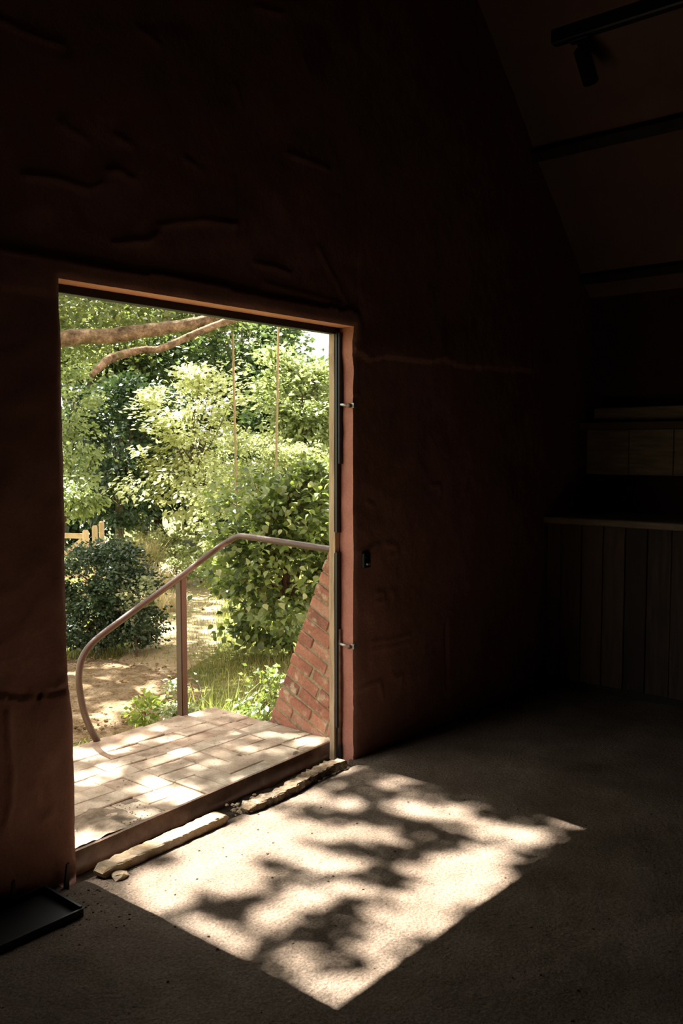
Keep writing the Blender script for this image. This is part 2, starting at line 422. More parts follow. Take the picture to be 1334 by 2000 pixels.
def relief(X, Z):
    d = 0.030 * fbm(X * 1.7, Z * 1.7, 3) + 0.012 * fbm(X * 9, Z * 9, 4) + 0.004 * np.abs(fbm(X * 28, Z * 16, 3))
    for i, r in enumerate(RIDGES):
        dist, _ = seg_dist(X, Z, r); d = d + 0.007 * np.exp(-(dist / 0.010) ** 2)
    jx = 0.012 * fbm(X * 22, Z * 3, 4)
    dist, sd = seg_dist(X, Z + jx, LINTEL)
    near = np.exp(-(dist / 0.28) ** 2) * (X < 3.32)
    d = d + np.where(sd > 0, -0.006 * near, 0.006 * near * (dist < 0.13)) + 0.004 * np.exp(-(dist / 0.012) ** 2)
    dist, sd = seg_dist(X, Z + jx, COAT)
    inr = (X > 3.27) & (X < 5.0)
    d = d + np.where((sd > 0) & inr, 0.014 * np.exp(-(dist / 0.16) ** 2), 0) 
    dist, _ = seg_dist(X, Z, GROOVE); d = d - 0.012 * np.exp(-(dist / 0.014) ** 2)
    dist, sd = seg_dist(X, Z + jx, LEDGE)
    d = d + np.where((X < 1.9) & (Z < 1.0), np.where(sd < 0, 0.010, 0) - 0.004 * np.exp(-(dist / 0.012) ** 2) * (sd > 0), 0)
    return d
def jamb_shift(Z):
    """unevenness of the two plastered door edges"""
    l = -0.016 * np.clip((Z - 0.55) / 0.2, 0, 1) + 0.012 * fbm(Z * 9, Z * 0 + 3.3, 4)
    r = 0.012 * fbm(Z * 8, Z * 0 + 9.1, 4) - 0.012 * np.exp(-((Z - 1.98) / 0.06) ** 2)
    return l, r
def wall_front():
    hole = (2.925, 1.0)
    xs = np.unique(np.round(np.concatenate([np.linspace(LX, 1.2, 30), np.linspace(1.2, DX0, 46), np.linspace(DX0, DX1, 112), np.linspace(DX1, 5.15, 140), np.linspace(5.15, RX, 20)]), 5))
    zs = np.unique(np.round(np.concatenate([np.linspace(-0.06, DZ, 165), np.linspace(DZ, 3.6, 128), np.linspace(3.6, 5.0, 50), np.linspace(5.0, 7.0, 12)]), 5))
    def shape(X, Z, inner):
        Zc = np.minimum(Z, roof_z(X) + 0.05)
        l, r = jamb_shift(Zc)
        Xs = X + l * np.exp(-((X - DX0) / 0.05) ** 2) + r * np.exp(-((X - DX1) / 0.04) ** 2)
        edge = np.minimum.reduce([np.hypot(np.maximum(DX0 - X, 0) + np.maximum(X - DX1, 0), np.maximum(Z - DZ, 0))])
        rnd = 0.006 * np.exp(-edge / 0.008)
        Y = WY - relief(Xs, Zc) * np.clip(0.35 + edge / 0.05, 0, 1) + rnd if inner else np.full(X.shape, WO)
        return np.stack([Xs, Y, Zc], -1)
    keep = lambda cx, cz: ~((cx > DX0) & (cx < DX1) & (cz < DZ)) & (cz < roof_z(cx) + 0.3)
    a = grid_mesh('wall_front', xs, zs, lambda X, Z: shape(X, Z, True), keep)
    o = link('wall_front', a, 'plaster', None, True)
    tag(o, 'dark terracotta plastered gable wall around the doorway', None, None, 'structure')
    # garden face and roof-line cap, one solid behind the plaster
    xo = np.array([LX, DX0, DX1, (LX + RX) / 2, RX]); xo = np.unique(xo)
    zo = np.array([-0.5, DZ, 2.6, 3.2, 4.0, 5.0, 6.0, 7.0])
    b = grid_mesh('outer_face', np.linspace(LX, RX, 60), zo, lambda X, Z: np.stack([X, np.full(X.shape, WO), np.minimum(Z, roof_z(X) + 0.05)], -1),
                  lambda cx, cz: ~((cx > DX0 - 0.06) & (cx < DX1 + 0.06) & (cz < DZ)) & (cz < roof_z(cx) + 0.3))
    link('outer_face', b, 'brick_red', o)
    # reveals (left, right, head) : wavy plaster returns
    zs2 = np.linspace(-0.06, DZ, 165); ys = np.linspace(0, 1, 12)
    def rev(side):
        def fn(Z, T):
            l, r = jamb_shift(Z); base = (DX0 + l) if side == 0 else (DX1 + r)
            yin = WY + 0.008 - 0.35 * relief(np.full(Z.shape, DX0 if side == 0 else DX1) , Z)
            Y = yin + (WO - yin) * T
            X = base * (1 - T) + (DX0 if side == 0 else DX1) * T + 0.012 * fbm(Z * 14, T * 2 + side * 7, 4) * np.sin(np.pi * np.clip(T, 0, 1))
            return np.stack([X, Y, Z], -1)
        return fn
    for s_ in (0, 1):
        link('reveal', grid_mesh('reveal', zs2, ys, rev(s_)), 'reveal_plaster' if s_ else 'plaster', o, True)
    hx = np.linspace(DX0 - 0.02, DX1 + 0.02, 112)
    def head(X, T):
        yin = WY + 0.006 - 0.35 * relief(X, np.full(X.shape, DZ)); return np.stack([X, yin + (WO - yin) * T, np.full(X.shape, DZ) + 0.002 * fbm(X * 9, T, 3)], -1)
    link('reveal', grid_mesh('reveal', hx, ys, head), 'head_bounce_tint', o, True)
    return o
wall_front()

# floor with fine unevenness
def floor_h(X, Y):
    h = 0.010 * fbm(X * 2.2, Y * 2.2, 3) + 0.007 * fbm(X * 11, Y * 11, 4) + 0.004 * fbm(X * 45, Y * 45, 3)
    return h
xs = np.unique(np.concatenate([np.linspace(LX - 0.05, 0.9, 22), np.linspace(0.9, 3.6, 225), np.linspace(3.6, RX + 0.05, 90)]))
ys = np.unique(np.concatenate([np.linspace(BY - 0.05, 0.7, 50), np.linspace(0.7, 2.66, 160)]))
fl = link('floor', grid_mesh('floor', xs, ys, lambda X, Y: np.stack([X, Y, floor_h(X, Y) - 0.012 * np.clip((Y - 2.58) / 0.08, 0, 1)], -1)), 'floor_earth', None, True)
tag(fl, 'bare brown earth-and-concrete floor dappled with sunlight', None, None, 'structure')
# soil channel under the threshold, and floor strip under the wall
link('channel_bed', grid_mesh('channel_bed', np.linspace(DX0 - 0.1, DX1 + 0.1, 140), np.linspace(2.62, 2.90, 24), lambda X, Y: np.stack([X, Y, -0.036 + 0.03 * fbm(X * 14, Y * 14, 4)], -1)), 'channel_soil_shade', fl, True)
side = MB().box((DX1 - 0.02, 2.6, -0.05), (RX, 2.72, -0.004)).box((LX, 2.6, -0.05), (DX0 - 0.08, 2.72, -0.004))
side.build('floor_edge', 'floor_earth', fl)

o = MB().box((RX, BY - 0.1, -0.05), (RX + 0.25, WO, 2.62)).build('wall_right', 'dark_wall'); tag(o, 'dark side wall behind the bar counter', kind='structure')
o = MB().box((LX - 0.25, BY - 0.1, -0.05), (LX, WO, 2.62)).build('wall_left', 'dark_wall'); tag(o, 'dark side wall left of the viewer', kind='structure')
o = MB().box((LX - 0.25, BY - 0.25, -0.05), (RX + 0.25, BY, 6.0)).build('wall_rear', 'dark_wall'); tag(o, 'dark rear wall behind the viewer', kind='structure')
# roof: two sloping slabs
xm = (LX + RX) / 2
def slab(x0, x1, name, lab):
    z0, z1 = float(roof_z(np.array(x0))), float(roof_z(np.array(x1)))
    vs = [(x0, BY - 0.2, z0), (x1, BY - 0.2, z1), (x1, WO + 0.02, z1), (x0, WO + 0.02, z0)]
    vs += [(x, y, z + 0.2) for x, y, z in vs]
    o = MB().add(vs, [(0, 1, 2, 3), (4, 7, 6, 5), (0, 4, 5, 1), (2, 6, 7, 3), (1, 5, 6, 2), (3, 7, 4, 0)]).build(name, 'roof_lining')
    tag(o, lab, kind='structure')
slab(xm - 0.02, RX + 0.25, 'ceiling', 'dark red sloping roof lining above the bar')
slab(LX - 0.25, xm + 0.02, 'ceiling', 'dark roof slope left of the ridge')
# purlins along the slope
def purlin(x, w, h, name, y1=WY + 0.02, off=0.0, mat='purlin_timber'):
    z = float(roof_z(np.array(x))) - h / 2 - off
    o = MB().obox((x, BY, z), (x, y1, z), w, h, (RS, 0, 1), 0.004).build(name, mat); return o
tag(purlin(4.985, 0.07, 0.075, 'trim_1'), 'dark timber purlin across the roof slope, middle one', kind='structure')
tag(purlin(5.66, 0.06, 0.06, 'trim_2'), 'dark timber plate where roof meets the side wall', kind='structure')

# track with spotlight
tr = empty('track_light', (4.55, 2.38, 3.62))
def child(o, root):
    o.parent = root; o.matrix_parent_inverse = Matrix.Translation(-Vector(root.location)); return o
pA = Vector(on_x(1080, 74, 4.55)); zt = pA.z; yt = pA.y
child(MB().box((4.52, BY + 0.3, zt - 0.045), (4.58, yt, zt + 0.045), 0.008).build('rail', 'black_steel'), tr)
tr['label'] = 'black lighting track with one cylinder spotlight on the sloping ceiling'; tr['category'] = 'track light'
hs = Vector(on_x(1130, 80, 4.55)); hb = Vector(on_x(1144, 126, 4.55))
child(MB().box((4.525, hs.y - 0.06, zt - 0.062), (4.575, hs.y + 0.05, zt - 0.04), 0.004).build('adaptor', 'black_steel'), tr)
child(MB().tube([(4.55, hs.y, zt - 0.055), (4.55, hs.y - 0.01, hb.z + 0.095)], 0.012, 10).build('stem', 'black_steel', None, True), tr)
ax = Vector((0.02, -0.055, -0.2)).normalized(); c0 = Vector((4.55, hb.y, hb.z))
sp_ = []
for t, r in ((-0.088, 0.02), (-0.087, 0.036), (-0.081, 0.042), (0.09, 0.042), (0.10, 0.041), (0.10, 0.036), (0.06, 0.034)):
    sp_.append((c0 + ax * t, r))
child(MB().tube([p for p, r in sp_], [r for p, r in sp_], 20).build('spot_head', 'black_steel'), tr); spot = bpy.data.objects['spot_head']
(MB().tube([c0 - ax * 0.062, c0 - ax * 0.057], [0.0435, 0.0435], 20).build('collar', 'black_steel', spot))
for y in (0.9, -1.0, -2.6):
    child(MB().tube([(4.55, y, zt + 0.04), (4.55, y, float(roof_z(np.array(4.55))) + 0.01)], 0.008, 8).build('hanger', 'black_steel'), tr)
child(MB().tube([(4.55, yt - 0.1, zt + 0.04), (4.55, yt - 0.1, float(roof_z(np.array(4.55))) + 0.01)], 0.008, 8).build('hanger', 'black_steel'), tr)

# ------------------------------------------------------------------ door surround: iron angle, timber post, head bar, latches
fr = empty('door_frame', (3.26, 2.81, 0)); 
tag(fr, 'narrow weathered timber door post faced with black iron on the right jamb', 'door frame')
def wavy_post(x0, x1, y0, y1, z0, z1, amp, n=60):
    zz = np.linspace(z0, z1, n); mb = MB(); vs = []
    for z in zz:
        a = amp * float(fbm(np.array(z * 6), np.array(1.7), 3)); b = amp * float(fbm(np.array(z * 6), np.array(5.7), 3))
        vs += [(x0 + a, y0, z), (x1, y0, z), (x1, y1 + b, z), (x0 + a, y1 + b, z)]
    fs = [(i * 4 + k, i * 4 + (k + 1) % 4, (i + 1) * 4 + (k + 1) % 4, (i + 1) * 4 + k) for i in range(n - 1) for k in range(4)]
    fs += [(3, 2, 1, 0), tuple((n - 1) * 4 + k for k in range(4))]
    return mb.add(vs, fs)
child(wavy_post(3.248, 3.284, 2.801, 2.833, -0.02, 2.06, 0.008).build('post', 'pale_timber'), fr)
zi = [on_y(658, v, 2.797)[2] for v in (652, 1040, 1078, 1420)]
child(MB().box((3.250, 2.784, zi[1]), (3.281, 2.8005, 2.055), 0.0015).build('iron_strip', 'black_steel'), fr)
child(MB().box((3.250, 2.784, zi[3]), (3.281, 2.8005, zi[2]), 0.0015).build('iron_strip', 'black_steel'), fr)
child(wavy_post(3.249, 3.279, 2.796, 2.802, zi[2] - 0.004, zi[1] + 0.004, 0.006, 14).build('bare_timber', 'pale_timber'), fr)
child(MB().box((3.255, 2.772, zi[1] + 0.33), (3.285, 2.794, 2.05), 0.002).build('iron_channel', 'black_steel'), fr)
child(MB().tube([(3.268, 2.782, 0.06), (3.267, 2.781, 0.45), (3.268, 2.782, 0.63)], 0.008, 8).build('bolt_rod', 'rusty_iron', None, True), fr)
child(MB().box((3.262, 2.775, -0.03), (3.284, 2.80, 0.17), 0.002).build('foot_plate', 'black_steel'), fr)
hd = MB().box((DX0 - 0.02, 2.792, 2.043), (DX1 + 0.004, 2.833, 2.078), 0.002).build('head_bar', 'black_steel'); 
tag(hd, 'black iron bar along the top of the doorway', 'iron bar')
def latch(u, v, lab, ln):
    p = Vector(on_x(u, v, 3.275)); e = empty('latch', p)
    child(MB().tube([(3.272, p.y - 0.005, p.z), (3.262, p.y + 0.035, p.z + 0.004), (3.268, p.y + 0.072, p.z + 0.008)], 0.0075, 8).build('hook', 'zinc', None, True), e)
    child(MB().tube([(3.29, p.y - 0.004, p.z), (3.255, p.y - 0.006, p.z - 0.001)], 0.011, 10).build('eye', 'rusty_iron', None, True), e)
    child(MB().box((3.268, p.y - 0.028, p.z - 0.012), (3.286, p.y - 0.006, p.z + 0.012), 0.002).build('back_plate', 'zinc'), e)
    child(MB().tube([(3.268, p.y + 0.068, p.z + 0.01), (3.269, p.y + 0.07, p.z - ln)], 0.007, 8).build('drop_pin', 'rusty_iron', None, True), e)
    tag(e, lab, 'latch')
latch(684, 792, 'small metal hook latch high on the pink right jamb', 0.02)
latch(684, 1262, 'small metal hook latch low on the pink right jamb', 0.05)
# lock pocket in the wall right of the door
kp = Vector(on_y(711, 1094, WY)); kb = empty('lock_keep', kp)
child(MB().box((kp.x - 0.026, WY - 0.022, kp.z - 0.036), (kp.x + 0.026, WY - 0.004, kp.z + 0.036), 0.003).build('box_case', 'black_steel'), kb)
(MB().box((kp.x - 0.012, WY - 0.030, kp.z - 0.022), (kp.x + 0.012, WY - 0.0215, kp.z - 0.012), 0.002).build('bolt', 'zinc', bpy.data.objects['box_case']))
child(MB().box((kp.x - 0.018, WY - 0.026, kp.z + 0.014), (kp.x + 0.018, WY - 0.0215, kp.z + 0.020), 0.001).build('lip', 'black_steel'), kb)
tag(kb, 'small black lock keep on the wall beside the door', 'lock')

# threshold iron, slightly skewed
ir = MB()
pts_t = [on_z(148, 1664, .045), on_z(655, 1445, .045)]
a, b = Vector((1.70, 2.768, 0)), Vector((3.30, 2.872, 0)); dd = (b - a).normalized()
n = 70; vs = []; sdv = Vector((-dd.y, dd.x, 0))
for i in range(n):
    t = i / (n - 1); p = a + (b - a) * t; w = 0.004 * float(fbm(np.array(t * 7), np.array(2.0), 3)); top = 0.047 + 0.004 * float(fbm(np.array(t * 9), np.array(8.0), 3))
    for (yy, zz) in ((-0.004, -0.05), (0.010, -0.05), (0.010, top), (-0.004, top)):
        q = p + sdv * (yy + w); vs.append((q.x, q.y, zz))
fs = [(i * 4 + k, (i + 1) * 4 + k, (i + 1) * 4 + (k + 1) % 4, i * 4 + (k + 1) % 4) for i in range(n - 1) for k in range(4)] + [(0, 1, 2, 3), (n * 4 - 1, n * 4 - 2, n * 4 - 3, n * 4 - 4)]
ir.add(vs, fs)
o = ir.build('threshold_strip', 'rusty_iron'); tag(o, 'rusty iron threshold strip set on edge across the doorway', 'threshold')

def lump(name, pts, w, h, mat, lab, cat, seed, rough):
    """broken bar of screed lying along pts"""
    path = smooth_path(pts, 14); seg = 16; n = len(path); vs = []
    for i, p in enumerate(path):
        t = (path[min(i + 1, n - 1)] - path[max(i - 1, 0)]).normalized(); s_ = Vector((-t.y, t.x, 0))
        end = min(1.0, (min(i, n - 1 - i) + 0.6) / 2.2)
        for k in range(seg):
            a_ = 2 * math.pi * k / seg; ca, sa = math.cos(a_), math.sin(a_)
            e = 0.28
            cx_ = math.copysign(abs(ca) ** e, ca) * w / 2; cz_ = math.copysign(abs(sa) ** e, sa) * h / 2
            g = 1 + rough * float(fbm(np.array(i * 0.6 + seed), np.array(k * 1.1 + seed), 4)) * 2
            q = p + s_ * cx_ * g * (0.6 + 0.4 * end) + Vector((0, 0, cz_ * g * end + h / 2 - 0.012)); vs.append(q)
    fs = [(i * seg + k, i * seg + (k + 1) % seg, (i + 1) * seg + (k + 1) % seg, (i + 1) * seg + k) for i in range(n - 1) for k in range(seg)]
    fs += [tuple(range(seg))[::-1], tuple((n - 1) * seg + k for k in range(seg))]
    o = MB().add(vs, fs).build(name, mat, None, False); tag(o, lab, cat); return o
lump('screed_bar', [(1.775, 2.628, 0.0), (1.98, 2.638, 0.0), (2.2, 2.648, 0.0), (2.40, 2.660, 0.0)], 0.070, 0.044, 'screed',
     'straight pale bar of broken screed beside the iron threshold', 'rubble', 3.0, 0.20)
lump('screed_bar', [(2.50, 2.648, -0.003), (2.68, 2.650, -0.003), (2.84, 2.668, 0.0), (3.02, 2.695, 0.0), (3.20, 2.700, 0.0)], 0.062, 0.042, 'screed_dark',
     'crumbling dirty bar of screed near the right jamb', 'rubble', 11.0, 0.55)
# screed flakes and crumbs
def rock(name, p, r, mat, seed, squash=0.6):
    rg = np.random.default_rng(seed); vs = []; 
    for i, el in enumerate((-0.9, -0.3, 0.35, 0.9)):
        for k in range(6):
            a_ = 2 * math.pi * (k + 0.5 * (i % 2)) / 6; rr = r * math.cos(el) * (0.75 + 0.5 * rg.random())
            vs.append((p[0] + rr * math.cos(a_), p[1] + rr * math.sin(a_), p[2] + r * squash * (math.sin(el) + 0.8) * (0.85 + 0.3 * rg.random())))
    fs = [(i * 6 + k, i * 6 + (k + 1) % 6, (i + 1) * 6 + (k + 1) % 6, (i + 1) * 6 + k) for i in range(3) for k in range(6)] + [tuple(range(6))[::-1], tuple(18 + k for k in range(6))]
    return vs, fs
cr = MB()
for i in range(150):
    t = random.random(); u = 455 + 60 * t + random.gauss(0, 9); v = 1578 - 18 * t + random.gauss(0, 7)
    p = on_z(u, v, 0.0); p[2] = -0.015 if p[1] > 2.655 else 0.0; cr.add(*rock('c', p, random.choice((0.003, 0.004, 0.006, 0.009)), '', i))
o = cr.build('screed_crumbs', 'screed'); tag(o, 'loose pale crumbs in the gap between the two screed bars', 'rubble', None, 'stuff')
for k, (u, v, r, lab) in enumerate([(234, 1712, 0.034, 'flat screed flake by the end of the straight bar'), (205, 1700, 0.03, 'dirty screed lump at the foot of the left jamb')]):
    p = on_z(u, v, 0.0); p[2] = -0.008; o = MB().add(*rock('r', p, r, '', 40 + k, 0.45)).build('screed_flake', 'screed_dark' if k else 'screed'); tag(o, lab, 'rubble')
gr = MB()
for i in range(420):
    x = random.uniform(1.0, 4.6); y = random.uniform(0.9, 2.6)
    gr.add(*rock('c', (x, y, float(floor_h(np.array(x), np.array(y))) - 0.001), random.choice((0.0015, 0.002, 0.003, 0.0045)), '', 900 + i))
for i in range(160):
    x = 1.45 + abs(random.gauss(0, 0.22)); y = 2.6 - abs(random.gauss(0, 0.16))
    gr.add(*rock('c', (x, y, float(floor_h(np.array(x), np.array(y))) - 0.001), random.choice((0.0015, 0.002, 0.003, 0.004)), '', 1900 + i))
o = gr.build('floor_grit', 'soil'); tag(o, 'scattered dark grit and crumbs on the bare floor', 'grit', None, 'stuff')

# low flat black tray with prongs by the left pillar, its form guessed
ib = empty('black_tray', (1.42, 2.54, 0))
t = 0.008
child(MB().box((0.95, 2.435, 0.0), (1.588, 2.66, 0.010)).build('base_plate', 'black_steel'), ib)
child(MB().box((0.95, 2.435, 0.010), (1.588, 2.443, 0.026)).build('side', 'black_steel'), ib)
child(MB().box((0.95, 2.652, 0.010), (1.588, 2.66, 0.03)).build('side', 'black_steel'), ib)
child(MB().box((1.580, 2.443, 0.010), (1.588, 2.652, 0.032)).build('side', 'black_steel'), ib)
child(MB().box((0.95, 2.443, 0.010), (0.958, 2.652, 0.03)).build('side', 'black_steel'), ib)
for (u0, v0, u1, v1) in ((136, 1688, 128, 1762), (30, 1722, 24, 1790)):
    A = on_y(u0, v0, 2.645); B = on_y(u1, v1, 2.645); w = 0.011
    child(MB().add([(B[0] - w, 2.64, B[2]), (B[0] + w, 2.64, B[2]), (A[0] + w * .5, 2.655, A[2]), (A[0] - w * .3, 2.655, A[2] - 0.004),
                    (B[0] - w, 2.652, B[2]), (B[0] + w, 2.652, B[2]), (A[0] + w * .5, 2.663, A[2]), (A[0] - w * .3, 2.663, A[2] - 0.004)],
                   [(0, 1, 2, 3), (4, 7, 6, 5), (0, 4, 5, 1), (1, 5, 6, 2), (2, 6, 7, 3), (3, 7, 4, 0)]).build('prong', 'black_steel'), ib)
tag(ib, 'low flat black tray with upright prongs at the foot of the left pillar', 'tray')

# ------------------------------------------------------------------ bar counter and shelf on the right
bc = empty('bar_counter', (5.45, 1.2, 0)); CXF = 5.15
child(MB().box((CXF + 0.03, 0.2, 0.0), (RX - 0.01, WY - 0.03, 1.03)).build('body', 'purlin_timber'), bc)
child(MB().box((CXF - 0.045, 0.15, 1.035), (RX - 0.01, WY - 0.035, 1.078), 0.006).build('countertop', 'shelf_timber'), bc)
edges = [2.66] + [float(on_x(u, 1150, CXF)[1]) for u in (1094, 1134, 1176, 1219, 1262, 1310)]
while edges[-1] > 0.4: edges.append(edges[-1] - random.uniform(0.12, 0.16))
for y1, y0 in zip(edges[:-1], edges[1:]):
    dx = random.uniform(-0.006, 0.006)
    child(MB().box((CXF + dx, y0 + 0.003, 0.05), (CXF + 0.03, y1 - 0.003, 1.033), 0.003).build('plank', 'bar_timber'), bc)
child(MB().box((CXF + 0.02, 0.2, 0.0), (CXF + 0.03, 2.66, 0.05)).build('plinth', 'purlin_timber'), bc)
tag(bc, 'dark timber bar counter clad in vertical planks on the right', 'counter')
sh = empty('wall_shelf', (5.7, 1.3, 1.4))
zt_ = float(on_x(1165, 797, 5.68)[2]); zb_ = float(on_x(1165, 822, 5.68)[2])
child(MB().box((5.66, 0.3, zb_), (RX - 0.005, 2.60, zt_), 0.005).build('board', 'shelf_timber'), sh)
za = float(on_x(1140, 840, 5.62)[2]); zc = float(on_x(1140, 926, 5.62)[2])
child(MB().box((5.60, 0.3, za), (RX - 0.005, 2.665, zb_ - 0.012), 0.004).build('rail', 'bar_timber'), sh)
ey = [2.63, 2.34, 2.05, 1.75, 1.45, 1.15, 0.85, 0.55, 0.3]
for y1, y0 in zip(ey[:-1], ey[1:]):
    child(MB().box((5.63, y0 + 0.002, zc), (5.66, y1 - 0.002, za - 0.001), 0.003).build('panel', 'shelf_timber'), sh)
for y in (2.55, 1.4, 0.4):
    child(MB().box((5.66, y - 0.03, zc + 0.02), (RX - 0.005, y + 0.03, za), 0.003).build('bracket', 'purlin_timber'), sh)
tag(sh, 'timber shelf with panelled front on the wall above the bar counter', 'shelf')

# ================================================================== OUTSIDE: landing, buttress, handrail
GZ = -0.5
ld = empty('landing', (2.3, 3.4, 0)); tag(ld, 'weathered brick-paved landing outside the doorway', 'landing')
child(MB().box((-0.2, 2.86, GZ - 0.1), (3.445, 3.90, -0.0085)).build('bed', 'paver_joint'), ld)
brick_meshes = {}
def brick_mesh(key, sx, sy, sz, ch, var):
    k = (key, round(sx, 3), round(sy, 3), round(sz, 3), var)
    if k not in brick_meshes:
        rg = np.random.default_rng(hash(k) & 0xffff if False else int(abs(sx * 1000) * 7 + abs(sy * 1000) * 13 + var * 101 + sz * 5000))
        mb = MB().box((-sx / 2, -sy / 2, -sz / 2), (sx / 2, sy / 2, sz / 2), ch)
        j = rg.normal(size=(8, 3)) * 0.0022
        vs = []
        for v in mb.v:
            c = (v[0] > 0) * 4 + (v[1] > 0) * 2 + (v[2] > 0)
            vs.append(tuple(v[i] + j[c][i] for i in range(3)))
        mb.v = vs
        brick_meshes[k] = mb.mesh('brick')
    return brick_meshes[k]
def paver(x0, x1, y0, y1):
    g = 0.0022
    sx, sy = x1 - x0 - 2 * g, y1 - y0 - 2 * g
    me = brick_mesh('p', round(sx, 2), round(sy, 2), 0.06, 0.004, random.randrange(4))
    o = link('brick', me, 'paver'); o.location = ((x0 + x1) / 2, (y0 + y1) / 2, -0.034 + random.uniform(-0.003, 0.005))
    o.rotation_euler = (random.gauss(0, 0.007), random.gauss(0, 0.007), random.gauss(0, 0.010)); child(o, ld)
XL, XR = 1.30, 3.45
x = XR
while x > XL:                                   # edge course
    w = random.choice((0.22, 0.29, 0.33)); paver(max(x - w, XL), x, 3.71, 3.915); x -= w
for r, (y0, y1) in enumerate(((3.595, 3.71), (3.48, 3.595), (3.365, 3.48))):
    x = XR - (0.115 if r % 2 else 0.0)
    if r % 2: paver(x, XR, y0, y1)
    while x > XL: paver(x - 0.23, x, y0, y1); x -= 0.23
for r, (y0, y1) in enumerate(((3.135, 3.365), (2.905, 3.135))):
    x = XR; k = r
    while x > XL:
        if k % 2: paver(x - 0.23, x, y0, y0 + 0.115); paver(x - 0.23, x, y0 + 0.115, y1)
        else: paver(x - 0.115, x, y0, y1); paver(x - 0.23, x - 0.115, y0, y1)
        x -= 0.23; k += 1
# soil drifted over the bricks
sm = MB()
for i in range(1700):
    m = random.random()
    if m < 0.45: u, v = random.gauss(205, 45), random.gauss(1618, 26)
    elif m < 0.6: u, v = random.gauss(170, 20), random.gauss(1668, 10)
    else: u, v = random.uniform(150, 640), random.uniform(1385, 1640)
    p = on_z(u, v, 0.0)
    if not (1.35 < p[0] < 3.42 and 2.9 < p[1] < 3.9): continue
    p[2] = -0.006; sm.add(*rock('c', p, random.choice((0.001, 0.0015, 0.002, 0.003, 0.004)) * (0.9 if m < 0.6 else 0.8), '', 3000 + i, 0.4))
o = sm.build('landing_soil', 'soil'); tag(o, 'dark soil crumbs strewn over the brick landing', 'soil', None, 'stuff')

def drift(X, Y):
    z = np.full(X.shape, -0.016)
    for (u, v, r_, h) in ((215, 1610, 0.13, 0.018), (250, 1640, 0.10, 0.018), (175, 1590, 0.10, 0.016), (165, 1672, 0.09, 0.018), (270, 1560, 0.06, 0.012), (585, 1478, 0.10, 0.012), (160, 1640, 0.06, 0.014)):
        p = on_z(u, v, 0.0); z = z + h * np.exp(-((X - p[0]) ** 2 + (Y - p[1]) ** 2) / r_ ** 2)
    return np.stack([X, Y, np.minimum(z, 0.004) + 0.030 * fbm(X * 16, Y * 16, 4)], -1)
o = link('soil_drift', grid_mesh('soil_drift', np.linspace(1.5, 3.42, 220), np.linspace(2.89, 3.5, 80), drift), 'soil_dust', None, True); tag(o, 'thin dark drift of soil lying over the nearest landing bricks', 'soil', None, 'stuff')

# buttress with courses laid square to its rake
bt = empty('brick_buttress', (3.56, 3.15, 0)); tag(bt, 'raking red brick buttress against the wall right of the landing', 'buttress')
BX0, BX1 = 3.45, 3.68
P0 = np.array([3.475, -0.04]); dirS = np.array([-0.434, 0.972]); dirS /= np.linalg.norm(dirS); dirR = np.array([-dirS[1], dirS[0]])  # inward, down
# (y,z) core prism, slightly recessed
SMAX = 1.30
top = P0 + dirS * SMAX
core = [(P0[0] - 0.012, GZ - 0.1), (P0[0] - 0.012, P0[1]), (top[0] - 0.012, top[1]), (WO, top[1] + 0.02), (WO, GZ - 0.1)]
vs = [(BX0 + 0.007, y, z) for y, z in core] + [(BX1 - 0.007, y, z) for y, z in core]
child(MB().add(vs, [(0, 1, 2, 3, 4), (9, 8, 7, 6, 5)] + [(i, 5 + i, 5 + (i + 1) % 5, (i + 1) % 5) for i in range(5)]).build('mortar_core', 'mortar'), bt)
s_ = -0.5; c = 0; CH = 0.0715
ang = math.atan2(dirR[1], dirR[0])
while s_ < SMAX - 0.03:
    r = 0.0; k = c
    base = P0 + dirS * (s_ + CH / 2)
    rmax = (base[0] - (WO + 0.004)) / -dirR[0] - 0.03
    seq = ([random.uniform(0.10, 0.17)] if c % 2 else [random.uniform(0.19, 0.27), random.uniform(0.10, 0.13)]) + [random.uniform(0.18, 0.26) for _ in range(6)]
    for w in seq:
        w2 = min(w + random.uniform(-0.006, 0.006), rmax - r)
        if w2 < 0.03: break
        cen = base + dirR * (r + w2 / 2)
        if cen[1] > -0.13:
            sx = BX1 - BX0; me = brick_mesh('b', sx, max(w2 - 0.010, 0.02), CH - 0.011, 0.005, random.randrange(3))
            o = link('brick', me, 'brick_red'); o.location = ((BX0 + BX1) / 2 + random.uniform(-0.004, 0.003), cen[0], cen[1])
            o.rotation_euler = (ang + math.pi + random.gauss(0, 0.008), 0, random.gauss(0, 0.006)); child(o, bt)
        r += w2
    s_ += CH; c += 1

# handrail
hr = empty('handrail', (3.215, 3.90, 0)); tag(hr, 'brown painted steel handrail sloping down to a curled end on the landing', 'handrail')
YE = 3.89
def ry(u, v): return Vector(on_y(u, v, YE))
path = [Vector((3.47, 2.84, 0.992)), Vector((3.47, 3.05, 0.992)), Vector((3.47, 3.40, 0.999)), Vector((3.475, 3.66, 1.006)), Vector((3.47, 3.73, 1.003)), Vector((3.435, 3.81, 0.972)),
        Vector((3.37, 3.87, 0.905))]
path = [Vector(on_x(645, 1073, 3.47)) + Vector((0, -0.17, 0)), Vector(on_x(645, 1073, 3.47)), Vector(on_x(560, 1060, 3.475)), Vector(on_x(488, 1049, 3.48)),
        Vector(on_x(465, 1048, 3.485)), Vector(on_x(445, 1058, 3.475)), Vector(on_y(420, 1074, 3.82)),
        ry(385, 1101), ry(357, 1123), ry(300, 1165), ry(240, 1209), ry(195, 1243), ry(173, 1265), ry(159, 1290), ry(154, 1320), ry(156, 1350), ry(164, 1390), ry(176, 1422), ry(190, 1448), ry(194, 1456)]
